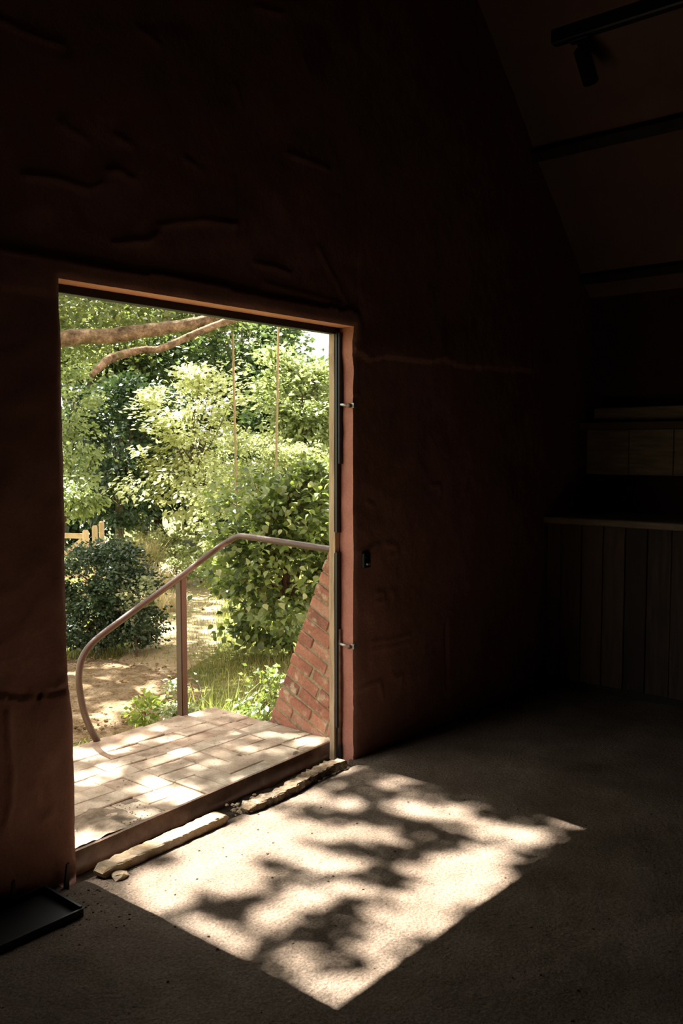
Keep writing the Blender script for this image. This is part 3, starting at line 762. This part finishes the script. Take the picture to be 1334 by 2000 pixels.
child(MB().tube(smooth_path(path, 8), 0.0175, 14).build('rail', 'oxide_paint', None, True), hr)
pt = ry(357, 1123); pb = ry(357, 1396)
child(MB().box((pt.x - 0.022, YE - 0.006, -0.02), (pt.x + 0.022, YE + 0.006, pt.z - 0.008), 0.002).build('post', 'oxide_paint'), hr); rail_post = hr.children[-1]
(MB().box((pt.x - 0.024, YE - 0.006, -0.02), (pt.x - 0.014, YE + 0.036, pt.z - 0.012), 0.002).build('post_flange', 'oxide_paint', rail_post))

# ================================================================== GARDEN
def ground_h(X, Y):
    d = np.maximum(Y - 8.0, 0)
    return GZ + 0.06 * fbm(X * 0.5, Y * 0.5, 3) + 0.025 * fbm(X * 3, Y * 3, 3) + 0.0 * d
xs = np.unique(np.concatenate([np.linspace(-40, 0, 20), np.linspace(0, 14, 110), np.linspace(14, 60, 24)]))
ys = np.unique(np.concatenate([np.linspace(2.86, 18, 120), np.linspace(18, 70, 26)]))
g = link('ground', grid_mesh('ground', xs, ys, lambda X, Y: np.stack([X, Y, ground_h(X, Y)], -1)), 'turf', None, True); tag(g, 'garden lawn beyond the landing', kind='structure')
def gz(x, y): return float(ground_h(np.array(x), np.array(y)))
# round gravel bed with an edging
GC = (3.85, 6.45); GR = 1.27
rr = np.linspace(0, GR, 40); th = np.linspace(0, 2 * math.pi, 121)
o = link('gravel_bed', grid_mesh('gravel_bed', rr, th, lambda R_, T: np.stack([GC[0] + R_ * np.cos(T), GC[1] + R_ * np.sin(T),
      GZ + 0.045 - 0.05 * (R_ / GR) ** 6 + 0.035 * fbm(5 + R_ * np.cos(T) * 6, 5 + R_ * np.sin(T) * 6, 4) + 0.02 * fbm(5 + R_ * np.cos(T) * 25, 5 + R_ * np.sin(T) * 25, 3)], -1)), 'gravel', None, True)
tag(o, 'round bed of sandy gravel below the landing', kind='structure')
eg = MB(); n = 120; vs = []
for i in range(n):
    a = 2 * math.pi * i / n
    for (r_, z) in ((GR, GZ - 0.1), (GR + 0.018, GZ - 0.1), (GR + 0.012, GZ + 0.004), (GR, GZ + 0.004)):
        vs.append((GC[0] + r_ * math.cos(a), GC[1] + r_ * math.sin(a), z))
o = eg.add(vs, [(i * 4 + k, ((i + 1) % n) * 4 + k, ((i + 1) % n) * 4 + (k + 1) % 4, i * 4 + (k + 1) % 4) for i in range(n) for k in range(4)]).build('edging_ring', 'soil_dust')
tag(o, 'thin stone edging ring round the gravel bed', 'edging')
pb_ = MB()
for i in range(1500):
    a = random.random() * 6.283; r_ = GR * math.sqrt(random.random()) * 0.98; x, y = GC[0] + r_ * math.cos(a), GC[1] + r_ * math.sin(a)
    if x < 2.2: continue
    pb_.add(*rock('c', (x, y, GZ + 0.03 + 0.035 * 0), random.choice((0.006, 0.008, 0.012, 0.018)), '', 7000 + i, 0.6))
o = pb_.build('gravel_pebbles', 'gravel'); tag(o, 'loose sandy pebbles on the round gravel bed', 'gravel', None, 'stuff')
# mown path
pc = [np.array(p) for p in ((4.3, 5.9), (5.2, 6.7), (6.1, 7.5), (7.1, 8.5), (7.9, 9.5), (8.6, 10.6), (9.3, 12.0), (10.0, 14.0))]
ss = np.linspace(0, len(pc) - 1.001, 60)
def pth(S, T):
    i = S.astype(int); fr_ = S - i; P = np.array(pc); c_ = P[i] * (1 - fr_)[..., None] + P[i + 1] * fr_[..., None]; d = P[i + 1] - P[i]
    d = d / np.linalg.norm(d, axis=-1, keepdims=True); nrm = np.stack([-d[..., 1], d[..., 0]], -1)
    w = (0.50 + 0.10 * np.sin(S * 2.1 + T)) * np.clip(0.35 + S * 0.4, 0, 1) ; q = c_ + nrm * (T * w)[..., None]
    return np.stack([q[..., 0], q[..., 1], ground_h(q[..., 0], q[..., 1]) + 0.018 * (1 - np.abs(T) ** 4) - 0.003], -1)
o = link('path', grid_mesh('path', ss, np.linspace(-1, 1, 20), pth), 'dry_path', None, True); tag(o, 'dry straw-coloured mown path winding into the garden', kind='structure')

# ---- lawn blades
def path_dist(x, y):
    best = np.full(x.shape, 9.0)
    for a, b in zip(pc[:-1], pc[1:]):
        d = b - a; t = np.clip(((x - a[0]) * d[0] + (y - a[1]) * d[1]) / (d @ d), 0, 1)
        best = np.minimum(best, np.hypot(x - a[0] - t * d[0], y - a[1] - t * d[1]))
    return best
N = 150000
bx = RNG.uniform(2.4, 11.5, N); by = RNG.uniform(3.95, 14.5, N)
k = (np.hypot(bx - GC[0], by - GC[1]) > GR + 0.04) & ((path_dist(bx, by) > 0.25 + 0.4 * RNG.random(N)) | (RNG.random(N) < 0.28)) & (by < bx * 1.0 + 4.5) & (by > bx * 0.72 + 0.9)
bx, by = bx[k], by[k]
base = np.stack([bx, by, ground_h(bx, by) - 0.01], -1)
o = link('lawn_grass', blades_mesh('lawn_grass', base, RNG.uniform(0.04, 0.11, len(bx)), RNG.uniform(0.004, 0.008, len(bx)), 0.7), 'blade_lawn')
tag(o, 'short patchy lawn grass around the gravel bed and path', 'grass', None, 'stuff')

# ---- plants
def tree(name, label, cat, crown, n, mat, size=(0.05, 0.08), flat=0.5, clump=0.22, nclump=60, trunk=None, shell=0.5, group=None, tmpl=LEAF4, seed=1, bark='bark', limbs=10):
    """crown: list of (centre xyz, radii xyz); leaves gather in clumps near the crown surface; trunk = (base xyz, radius)"""
    rg = np.random.default_rng(seed)
    vol = np.array([r[0] * r[1] * r[2] for c, r in crown]); vol = vol ** 0.67; vol /= vol.sum()
    cc = []
    for (c, r), fr_ in zip(crown, vol):
        m = max(4, int(nclump * fr_)); d = rg.normal(size=(m, 3)); d /= np.linalg.norm(d, axis=1, keepdims=True)
        rad = shell + (1.12 - shell) * rg.random((m, 1)) ** 0.7
        cc.append(np.array(c) + d * rad * np.array(r))
    cc = np.concatenate(cc); M = len(cc)
    ctr = sum(np.array(c) * f for (c, r), f in zip(crown, vol))
    wt = rg.lognormal(0, 0.7, M); wt /= wt.sum(); idx = rg.choice(M, n, p=wt); csz = rg.uniform(0.55, 1.3, M)
    off = rg.normal(size=(n, 3)) * clump * np.array([1, 1, 0.5]) * csz[idx][:, None]
    pos = cc[idx] + off
    low = gz(*ctr[:2]) + 0.02
    pos[:, 2] = np.maximum(pos[:, 2], low + rg.random(n) * 0.15)
    outw = pos - ctr; outw /= np.linalg.norm(outw, axis=1, keepdims=True) + 1e-6
    b = trunk[0] if trunk else (ctr[0], ctr[1], gz(ctr[0], ctr[1]))
    root = empty(name, b); tag(root, label, cat, group)
    me = leaves_mesh('foliage', pos, rg.uniform(size[0], size[1], n), tmpl, flat, outw, rg)
    f = link('foliage', me, mat); f['kind'] = 'stuff'; child(f, root)
    rad = trunk[1] if trunk else 0.02
    mb = MB(); bv = Vector(b) - Vector((0, 0, 0.05)); cv = Vector(ctr)
    j = lambda s: Vector(rg.normal(size=3)) * s
    mid = bv.lerp(cv, 0.5) + j(rad * 1.2)
    mb.tube(smooth_path([bv, mid, cv], 5), list(np.linspace(rad, rad * 0.55, 11)), 8)
    for i in rg.choice(M, min(limbs, M), replace=False):
        st = bv.lerp(cv, 0.35 + 0.6 * rg.random()); e = Vector(cc[i]); m_ = st.lerp(e, 0.5) + j(0.06 * (e - st).length) + Vector((0, 0, 0.05 * (e - st).length))
        mb.tube(smooth_path([st, m_, e], 4), list(np.linspace(rad * 0.45, rad * 0.12, 9)), 6)
    child(mb.build('trunk', bark, None, True), root)
    return root
def blob(u, v, depth, wpx_, hpx, dr=None):
    """crown lobe seen at photo point with given half sizes in photo pixels"""
    c = at_d(u, v, depth); w = wpx_ * depth / F_PX; h = hpx * depth / F_PX
    return (tuple(c), (w, dr if dr else w, h))
def foot(u, v, depth):
    c = at_d(u, v, depth); return (c[0], c[1], gz(c[0], c[1]))

# bright maple in the middle
tree('maple_tree', 'pale yellow-green small maple lit by the sun in the middle of the garden', 'tree',
     [blob(375, 800, 13.2, 85, 70), blob(340, 880, 13.0, 65, 55), blob(300, 955, 12.8, 62, 38), blob(420, 880, 13.4, 75, 60), blob(350, 745, 13.2, 45, 28), blob(440, 760, 13.4, 40, 40), blob(360, 980, 12.9, 70, 35)],
     5600, 'leaf_maple', (0.06, 0.11), 0.72, 0.15, 90, (foot(395, 1100, 13.3), 0.03), 0.55, seed=11, limbs=26)
# taller lime-green trees at the right
tree('hazel_tree', 'tall yellow-green hazel standing by the right door post', 'tree',
     [blob(585, 795, 13.5, 62, 75), blob(632, 775, 13.8, 45, 70), blob(545, 735, 13.8, 36, 42), blob(600, 870, 13.4, 60, 50)],
     6500, 'leaf_lime', (0.07, 0.12), 0.6, 0.16, 90, (foot(610, 1000, 13.6), 0.05), 0.6, seed=12, limbs=20)
tree('elder_bush', 'fine-leaved bright bush behind the swing ropes', 'bush',
     [blob(500, 890, 11.0, 75, 45), blob(590, 910, 10.8, 70, 45), blob(450, 950, 10.9, 60, 40), blob(430, 1020, 11.0, 45, 40)], 7000, 'leaf_fine', (0.035, 0.065), 0.4, 0.11, 95, (foot(530, 1050, 10.9), 0.025), 0.55, seed=13)
# large-leaved shrub by the buttress: the front leaves are single parts
shrub = tree('leafy_shrub', 'large-leaved mid-green shrub spilling beside the brick buttress', 'shrub',
     [blob(545, 1010, 8.6, 110, 75, 0.5), blob(560, 1120, 8.4, 95, 80, 0.5), blob(455, 1100, 8.5, 60, 45, 0.4), blob(545, 1210, 8.5, 55, 48, 0.35), blob(620, 1000, 8.3, 70, 90, 0.5)],
     8500, 'leaf_shrub', (0.05, 0.09), 0.55, 0.11, 120, (foot(570, 1275, 8.7), 0.03), 0.6, tmpl=LEAF8, seed=14, limbs=24)
leaf_vars = []
for k in range(5):
    T = LEAF8[0] * np.array([1, 0.95 + 0.06 * k, 0.8 + 0.3 * k]); mb = MB().add(T, LEAF8[1]); me = mb.mesh('leaf'); me.materials.append(MATS['leaf_shrub'] if k != 2 else MATS['leaf_lime']); leaf_vars.append(me)
rg = np.random.default_rng(5)
inv = Matrix.Translation(-Vector(shrub.location))
for i in range(300):
    u = rg.uniform(400, 640); v = rg.uniform(930, 1230)
    lo = 385 + max(0, (v - 1130)) * 1.1
    if u < lo + 15 or u > 640 - max(0, v - 1090) * 0.32: u = rg.uniform(lo + 20, max(lo + 40, 640 - max(0, v - 1090) * 0.32))
    p = at_d(u, v, rg.uniform(7.6, 8.0))
    o = bpy.data.objects.new('leaf', leaf_vars[i % 5]); COL.objects.link(o); o.parent = shrub; o.matrix_parent_inverse = inv
    s = rg.uniform(0.05, 0.085); o.scale = (s, s, s); o.location = p
    o.rotation_euler = (rg.normal() * 0.45, rg.uniform(0.1, 0.9), rg.uniform(0, 6.28))
# left bright bushes and dark holly
tree('bay_tree', 'bright leafy tree close behind the left jamb', 'tree',
     [blob(135, 780, 12, 40, 60), blob(150, 880, 11.8, 45, 50), blob(140, 970, 11.6, 65, 45), blob(125, 690, 12.4, 60, 40)], 5200, 'leaf_lime', (0.05, 0.09), 0.55, 0.12, 70, (foot(110, 1030, 12), 0.04), 0.6, seed=15)
tree('holly_tree', 'dark evergreen holly between the bright bushes', 'tree',
     [blob(235, 860, 14, 75, 110, 0.9), blob(225, 970, 13.6, 70, 60, 0.8), blob(190, 790, 14.2, 50, 60, 0.8), blob(300, 800, 14.6, 50, 60, 0.8)], 11000, 'leaf_holly', (0.07, 0.11), 0.4, 0.16, 120, (foot(235, 1040, 14), 0.08), 0.5, seed=16)
tree('box_bush', 'dark rounded evergreen bush beside the gravel bed', 'bush',
     [blob(200, 1165, 8.9, 78, 85, 0.42), blob(160, 1130, 9.1, 60, 55, 0.4), blob(235, 1100, 9.2, 40, 40, 0.3), blob(255, 1210, 8.8, 45, 45, 0.3), blob(165, 1230, 8.7, 60, 30, 0.3)], 20000, 'leaf_holly', (0.03, 0.05), 0.35, 0.075, 190, (foot(205, 1270, 8.9), 0.03), 0.7, seed=17)
tree('silver_bush', 'small silvery variegated bush in front of the dark bush', 'bush', [blob(266, 1160, 8.6, 32, 32, 0.16), blob(262, 1225, 8.7, 26, 40, 0.14)], 1300, 'leaf_silver', (0.03, 0.05), 0.45, 0.04, 40, (foot(266, 1270, 8.6), 0.012), 0.6, seed=18, limbs=6)
tree('lavender_bush', 'bright low bush where the path bends away', 'bush', [blob(345, 1080, 13.0, 60, 48, 0.4), blob(300, 1050, 13.4, 45, 40, 0.4), blob(385, 1090, 12.6, 40, 40, 0.4)], 4200, 'leaf_fine', (0.04, 0.07), 0.4, 0.08, 70, (foot(345, 1120, 13.0), 0.015), 0.6, seed=19)
tree('fern_shrub', 'low green leafy shrub just left of the buttress foot', 'shrub', [blob(528, 1335, 5.6, 24, 45, 0.12), blob(505, 1385, 5.5, 24, 22, 0.12)], 420, 'leaf_shrub', (0.03, 0.055), 0.5, 0.05, 30, (foot(522, 1420, 5.6), 0.008), 0.5, seed=20, limbs=8)
tree('ivy_plant', 'ivy patch at the landing edge behind the rail post', 'ivy', [blob(338, 1392, 5.2, 30, 20, 0.12), blob(345, 1350, 5.6, 16, 22, 0.1)], 420, 'leaf_silver', (0.025, 0.045), 0.5, 0.04, 26, (foot(340, 1430, 5.2), 0.006), 0.5, seed=21, limbs=6)
tree('wild_weed', 'spindly weed at the rim of the gravel', 'weed', [blob(283, 1390, 5.3, 22, 26, 0.07)], 220, 'blade_green', (0.03, 0.055), 0.3, 0.035, 20, (foot(288, 1440, 5.3), 0.005), 0.4, seed=22, limbs=10)
# backdrop trees
bk = [(150, 640, 19, 120, 100, 'leaf_oak', 'broad sunlit tree at the far left of the garden', 7000), (280, 680, 20, 90, 90, 'leaf_tree', 'dark tree behind the holly, second from the left', 5500),
      (365, 640, 21, 70, 60, 'leaf_tree', 'forked tree with a visible trunk behind the maple', 3600), (470, 690, 19, 85, 95, 'leaf_tree', 'dense green tree behind the left swing rope', 7500),
      (540, 760, 18, 55, 70, 'leaf_tree', 'dense green tree behind the right swing rope', 5500), (640, 830, 17, 80, 90, 'leaf_oak', 'lighter tree at the far right behind the hazel', 6000),
      (330, 900, 19, 170, 110, 'leaf_holly', 'wide dark hedge tree closing the view behind the maple', 9000), (160, 920, 18, 120, 130, 'leaf_holly', 'dark hedge tree closing the view at the left', 8000),
      (540, 920, 18, 150, 120, 'leaf_holly', 'dark hedge tree closing the view at the right', 8000)]
for i, (u, v, d, w, h, m, lab, n) in enumerate(bk):
    tree('garden_tree', lab, 'tree', [blob(u, v, d, w, h, 1.2), blob(u - w * 0.4, v + h * 0.5, d, w * 0.6, h * 0.5, 0.9), blob(u + w * 0.4, v + h * 0.45, d, w * 0.6, h * 0.5, 0.9)], n, m,
         (0.11, 0.18), 0.45, 0.20, 150, (foot(u, 1010, d), 0.12), 0.45, 'trees closing the view', seed=30 + i, limbs=16)

# ornamental grasses
def clump(name, lab, u, v, d, n, ln, spread, mat, wd=(0.004, 0.008), lean=0.7, seed=1, cat='grass'):
    rg = np.random.default_rng(seed); c = np.array(foot(u, v, d)); a = rg.random(n) * 6.283; r = spread * np.sqrt(rg.random(n))
    base = np.stack([c[0] + r * np.cos(a), c[1] + r * np.sin(a), np.full(n, c[2] - 0.01)], -1)
    o = link(name, blades_mesh(name, base, rg.uniform(ln[0], ln[1], n), rg.uniform(wd[0], wd[1], n), lean, rg), mat); tag(o, lab, cat, None, None); return o
clump('grass_clump', 'tall green grass clump right behind the landing', 420, 1400, 5.6, 420, (0.30, 0.62), 0.22, 'blade_green', seed=1)
clump('grass_clump', 'green grass tuft between the tall clump and the buttress', 475, 1400, 5.5, 320, (0.28, 0.52), 0.16, 'blade_green', seed=2)
clump('grass_clump', 'narrow grass tuft just right of the rail post', 380, 1400, 5.35, 200, (0.28, 0.50), 0.10, 'blade_green', seed=3)
clump('grass_clump', 'dry straw-coloured grass clump behind the sloping rail', 298, 1130, 11.8, 380, (0.35, 0.65), 0.20, 'blade_straw', seed=4)
clump('grass_clump', 'pale feathery grass clump in front of the maple', 282, 1080, 12.8, 420, (0.6, 1.0), 0.22, 'blade_straw', seed=5, lean=0.4)
clump('grass_clump', 'small straw tuft above the silvery bush', 255, 1120, 10.2, 160, (0.6, 0.85), 0.08, 'blade_straw', seed=6)
clump('grass_clump', 'dry grass fringe at the near edge of the path', 320, 1170, 11.0, 260, (0.2, 0.42), 0.18, 'blade_straw', seed=7)
clump('grass_clump', 'green reedy grass behind the fence posts', 238, 1020, 11.6, 300, (0.7, 1.1), 0.20, 'blade_lawn', seed=8, lean=0.4)

# ---- timber gate and posts at the left
gt = empty('garden_gate', foot(140, 1070, 11.2)); D = 11.2
A = at_d(60, 1044, D); B = at_d(163, 1047, D); rtv = Vector(RT)
zg = gz(B[0], B[1])
child(MB().obox(A, B, 0.04, 0.065, ch=0.004).build('top_rail', 'gate_timber'), gt)
child(MB().obox(at_d(160, 1055, D), at_d(112, 1092, D), 0.03, 0.055, ch=0.004).build('brace', 'gate_timber'), gt)
child(MB().obox(Vector(A) - Vector((0, 0, 0.5)), Vector(B) - Vector((0, 0, 0.5)), 0.035, 0.06, ch=0.004).build('bottom_rail', 'gate_timber'), gt)
tag(gt, 'pale timber five-bar gate partly hidden by the left jamb', 'gate')
def fpost(u, v, d, w, lab):
    p = at_d(u, v, d); z0 = gz(p[0], p[1]) - 0.05; mb = MB()
    vs = []
    for z, s in ((z0, 1), (p[2] - 0.05, 1), (p[2] - 0.015, 0.92), (p[2], 0.6)):
        for k in range(8):
            a = 2 * math.pi * (k + 0.5) / 8; vs.append((p[0] + w * s * math.cos(a) * 0.54, p[1] + w * s * math.sin(a) * 0.54, z))
    o = mb.add(vs, [(i * 8 + k, i * 8 + (k + 1) % 8, (i + 1) * 8 + (k + 1) % 8, (i + 1) * 8 + k) for i in range(3) for k in range(8)] + [tuple(range(8))[::-1], tuple(24 + k for k in range(8))]).build('fence_post', 'gate_timber')
    tag(o, lab, 'post', 'timber posts by the gate')
fpost(167, 1035, 11.1, 0.075, 'timber gate post the top rail meets')
fpost(185, 1026, 11.6, 0.068, 'middle of the three timber posts by the gate')
fpost(198, 1018, 12.0, 0.068, 'timber post furthest right and highest by the gate')

# ---- the overhanging oak: trunk to the left, two limbs in view, high canopy that dapples the light
oak = empty('oak_tree', (-3.2, 10.5, gz(-3.2, 10.5))); tag(oak, 'large overhanging oak with two bare limbs across the top of the doorway', 'tree')
tz = gz(-3.2, 10.5)
child(MB().tube(smooth_path([(-3.2, 10.5, tz - 0.1), (-3.1, 10.4, 1.5), (-2.7, 10.2, 4.0), (-1.4, 9.8, 7.0), (0.8, 9.6, 9.5)], 6), list(np.linspace(0.5, 0.17, 25)), 14).build('trunk', 'oak_bark', None, True), oak)
def limb(pts, rads, knots=0.12, seed=0, n=9):
    sp = smooth_path(pts, n); rr_ = np.interp(np.linspace(0, 1, len(sp)), np.linspace(0, 1, len(rads)), rads)
    rr_ = rr_ * (1 + knots * 2 * fbm(np.arange(len(sp)) * 0.45 + seed, np.full(len(sp), seed + 0.5), 3))
    return MB().tube(sp, list(rr_), 14)
D1 = 7.3
l1 = [(-2.9, 10.3, 2.6), at_d(-250, 640, 8.6), at_d(40, 668, 7.5)] + [at_d(u, v, D1 + k * 0.06) for k, (u, v) in enumerate([(118, 662), (165, 657), (215, 656), (270, 648), (320, 641), (375, 632), (425, 618), (480, 590)])] + [at_d(600, 500, 8.2), at_d(720, 330, 8.8)]
child(limb(l1, [0.16, 0.13, 0.085, 0.072, 0.066, 0.064, 0.062, 0.058, 0.05, 0.046, 0.042, 0.038, 0.03, 0.02], 0.18, 3).build('limb', 'oak_bark', None, True), oak)
D2 = 7.0
l2 = [at_d(u, v, D2 + k * 0.07) for k, (u, v) in enumerate([(178, 734), (196, 716), (214, 701), (240, 692), (275, 684), (310, 682), (345, 668), (385, 650), (430, 632), (470, 616)])] + [at_d(560, 560, 7.9), at_d(680, 420, 8.6), (3.6, 9.2, 6.6), (0.8, 9.6, 9.5)]
child(limb(l2, [0.018, 0.032, 0.036, 0.033, 0.030, 0.028, 0.028, 0.029, 0.030, 0.033, 0.038, 0.045, 0.06, 0.09], 0.22, 9).build('limb', 'oak_bark', None, True), oak)
child(limb([at_d(318, 640, 7.6), at_d(326, 632, 7.6), at_d(330, 622, 7.62)], [0.03, 0.024, 0.012], 0.2, 4).build('stub', 'oak_bark', None, True), oak)
child(limb([at_d(365, 655, 7.4), at_d(400, 640, 7.6), at_d(455, 600, 8.0)], [0.012, 0.014, 0.012], 0.2, 5).build('twig', 'oak_bark', None, True), oak)
# visible foliage round the limbs
rg = np.random.default_rng(77)
cl = []
for (u0, u1, v0, v1, d0, d1, m) in ((60, 430, 545, 640, 8.4, 10.0, 84), (60, 230, 560, 600, 7.7, 8.2, 10), (110, 260, 640, 690, 9.0, 10.2, 18), (330, 460, 590, 640, 8.4, 9.4, 24)):
    for i in range(m): cl.append(at_d(rg.uniform(u0, u1), rg.uniform(v0, v1), rg.uniform(d0, d1)))
cl = np.array(cl); n = 8500
pos = cl[rg.integers(0, len(cl), n)] + rg.normal(size=(n, 3)) * np.array([0.16, 0.16, 0.08])
f = link('low_foliage', leaves_mesh('low_foliage', pos, rg.uniform(0.045, 0.085, n), LEAF4, 0.55, None, rg), 'leaf_oak'); f['kind'] = 'stuff'; child(f, oak)
# high canopy : leaves hang on the way of the sunlight wherever the photographed floor lies in shade
LIT = []   # (x, y, radius) patches of sun on the level z=0
def lit(u, v, wpx_, z=0.0):
    p = on_z(u, v, z); depth = float((p - CAM) @ FW); t = z / SUN_TRAVEL.z
    wpx_ = wpx_ * (0.86 if 2.9 < p[1] < 3.95 else (1.18 if (u > 780 and p[1] < 2.7) else 1.0))
    LIT.append((p[0] - SUN_TRAVEL.x * t, p[1] - SUN_TRAVEL.y * t, wpx_ * depth / F_PX))
for u, v, w in [(757, 1533, 34), (686, 1570, 32), (598, 1554, 50), (680, 1503, 24), (894, 1591, 44), (813, 1579, 44), (845, 1586, 34), (520, 1606, 60), (600, 1622, 52), (680, 1625, 52), (755, 1630, 46),
                (954, 1621, 40), (1031, 1634, 40), (1085, 1620, 20), (623, 1683, 62), (560, 1660, 50), (965, 1667, 40), (862, 1698, 60), (954, 1714, 48), (915, 1690, 50), (841, 1762, 60), (933, 1748, 46), (895, 1755, 46),
                (440, 1660, 95), (383, 1712, 85), (470, 1720, 70), (330, 1750, 60), (268, 1724, 40), (500, 1650, 70), (623, 1752, 55), (580, 1768, 50), (535, 1796, 45), (425, 1818, 40), (370, 1795, 40), (475, 1850, 36),
                (560, 1872, 42), (600, 1885, 46), (651, 1915, 46), (630, 1940, 40), (735, 1850, 46), (755, 1885, 48), (712, 1934, 46), (707, 1741, 42), (735, 1787, 42), (799, 1810, 42), (855, 1822, 36), (690, 1700, 36),
                (340, 1546, 52), (300, 1528, 34), (380, 1562, 42), (354, 1468, 34), (340, 1438, 26), (480, 1461, 24), (475, 1427, 24), (516, 1438, 22), (462, 1522, 30), (264, 1542, 28), (610, 1449, 34), (580, 1440, 26), (560, 1462, 22),
                (210, 1501, 36), (228, 1461, 36), (165, 1474, 36), (268, 1443, 28), (313, 1420, 28), (385, 1392, 22), (178, 1641, 52), (160, 1520, 34), (255, 1587, 28), (420, 1490, 22), (300, 1490, 20)]:
    lit(u, v, w)
for u, v, w in [(235, 1668, 20), (265, 1655, 22), (295, 1643, 24), (325, 1630, 24), (355, 1618, 22), (385, 1605, 22), (415, 1593, 22), (500, 1562, 18), (530, 1548, 18), (655, 1482, 16), (300, 1690, 40), (250, 1712, 30)]:
    lit(u, v, w, 0.03)
for u, v, w in [(182, 1344, 34), (240, 1390, 38), (290, 1357, 34), (200, 1410, 38), (137, 1330, 28), (160, 1462, 40), (230, 1310, 26), (300, 1385, 24), (150, 1300, 24), (340, 1230, 34), (320, 1240, 30), (440, 1265, 30), (380, 1190, 40), (460, 1210, 34), (420, 1165, 40), (350, 1150, 40), (400, 1290, 26), (470, 1330, 40), (420, 1350, 34), (360, 1260, 20)]:
    lit(u, v, w, GZ)
for (u, v, d, r_, z) in ((420, 1400, 5.6, 0.26, -0.08), (475, 1400, 5.5, 0.2, -0.08), (380, 1400, 5.35, 0.12, -0.1), (522, 1420, 5.6, 0.12, -0.1), (338, 1392, 5.2, 0.08, -0.1), (284, 1390, 5.3, 0.09, -0.2)):
    p = at_d(u, v, d); LIT.append((p[0], p[1] - z / 1.54, r_))
LIT = np.array(LIT)
rg = np.random.default_rng(123)
def in_lit(x, y, grow=0.004):
    m = np.zeros(x.shape, bool)
    for (a, b, r) in LIT: m |= ((x - a) ** 2 + (y - b) ** 2) < (r + grow) ** 2
    return m
def canopy(x0, x1, y0, y1, dens, sz, open_frac, scale, use_lit):
    n = int((x1 - x0) * (y1 - y0) * dens); x = rg.uniform(x0, x1, n); y = rg.uniform(y0, y1, n)
    nz = fbm(x * scale + 40, y * scale + 11, 3)
    k = nz > np.quantile(nz, open_frac) if open_frac > 0 else np.ones(n, bool)
    if use_lit: k = k & ~in_lit(x, y)
    x, y = x[k], y[k]; t = rg.uniform(8.6, 11.0, len(x)) + 0.8 * np.sin(x * 2.1) 
    p = np.stack([x, y, np.zeros(len(x))], -1) - np.array(SUN_TRAVEL)[None] * t[:, None]
    return p, rg.uniform(sz[0], sz[1], len(x))
parts = [canopy(1.45, 3.75, 1.25, 4.35, 2600, (0.06, 0.10), 0.0, 1.0, True),
         canopy(1.6, 5.5, 4.35, 8.2, 1000, (0.09, 0.13), 0.08, 0.9, True), canopy(5.5, 6.4, 6.7, 8.2, 700, (0.09, 0.13), 0.25, 0.9, True),
         canopy(6.4, 9.5, 6.6, 10.5, 520, (0.11, 0.15), 0.42, 1.1, True),
         canopy(-4.5, 1.45, 0.5, 8.5, 160, (0.14, 0.2), 0.3, 0.8, False)]
pos = np.concatenate([p for p, s in parts]); sz = np.concatenate([s for p, s in parts])
f = link('high_canopy', leaves_mesh('high_canopy', pos, sz, LEAF4, 0.25, None, rg), 'leaf_oak'); f['kind'] = 'stuff'; child(f, oak)
mb = MB()
gy = pos[:, 1] + pos[:, 2] * SUN_TRAVEL.y / -SUN_TRAVEL.z; ok = np.where((pos[:, 0] < 1.2) | ((gy > 4.6) & (pos[:, 0] > 3.8)))[0]
for e in pos[rg.choice(ok, 22)]:
    st = Vector((0.8, 9.6, 9.5)); e = Vector(e); m_ = st.lerp(e, 0.5) + Vector((rg.normal() * 0.3, 0.6 + abs(rg.normal()) * 0.4, rg.normal() * 0.2))
    mb.tube(smooth_path([st, m_, e], 6), list(np.linspace(0.035, 0.008, 13)), 6)
child(mb.build('upper_branches', 'oak_bark', None, True), oak)

# ---- rope swing hung from the oak
sw = empty('rope_swing', at_d(500, 940, 9.0)); 
for (a_, b_, c_) in (((452, 560), (457, 760), (461, 935)), ((545, 560), (542, 760), (539, 930))):
    pa, pb2, pc2 = [Vector(at_d(*q, 9.0)) for q in (a_, b_, c_)]
    up_ = pa + (pa - pb2).normalized() * 4.0
    child(MB().tube(smooth_path([up_, pa, pb2, pc2, pc2 + Vector((0, 0, -0.5))], 8), 0.0115, 8).build('rope', 'rope_fibre', None, True), sw)
s0 = Vector(at_d(461, 935, 9.0)) + Vector((0, 0, -0.5)); s1 = Vector(at_d(539, 930, 9.0)) + Vector((0, 0, -0.5))
dv = (s1 - s0).normalized()
child(MB().obox(s0 - dv * 0.06, s1 + dv * 0.06, 0.18, 0.03, ch=0.004).build('seat', 'gate_timber'), sw)
tag(sw, 'garden swing hanging on two long ropes in front of the trees', 'swing')
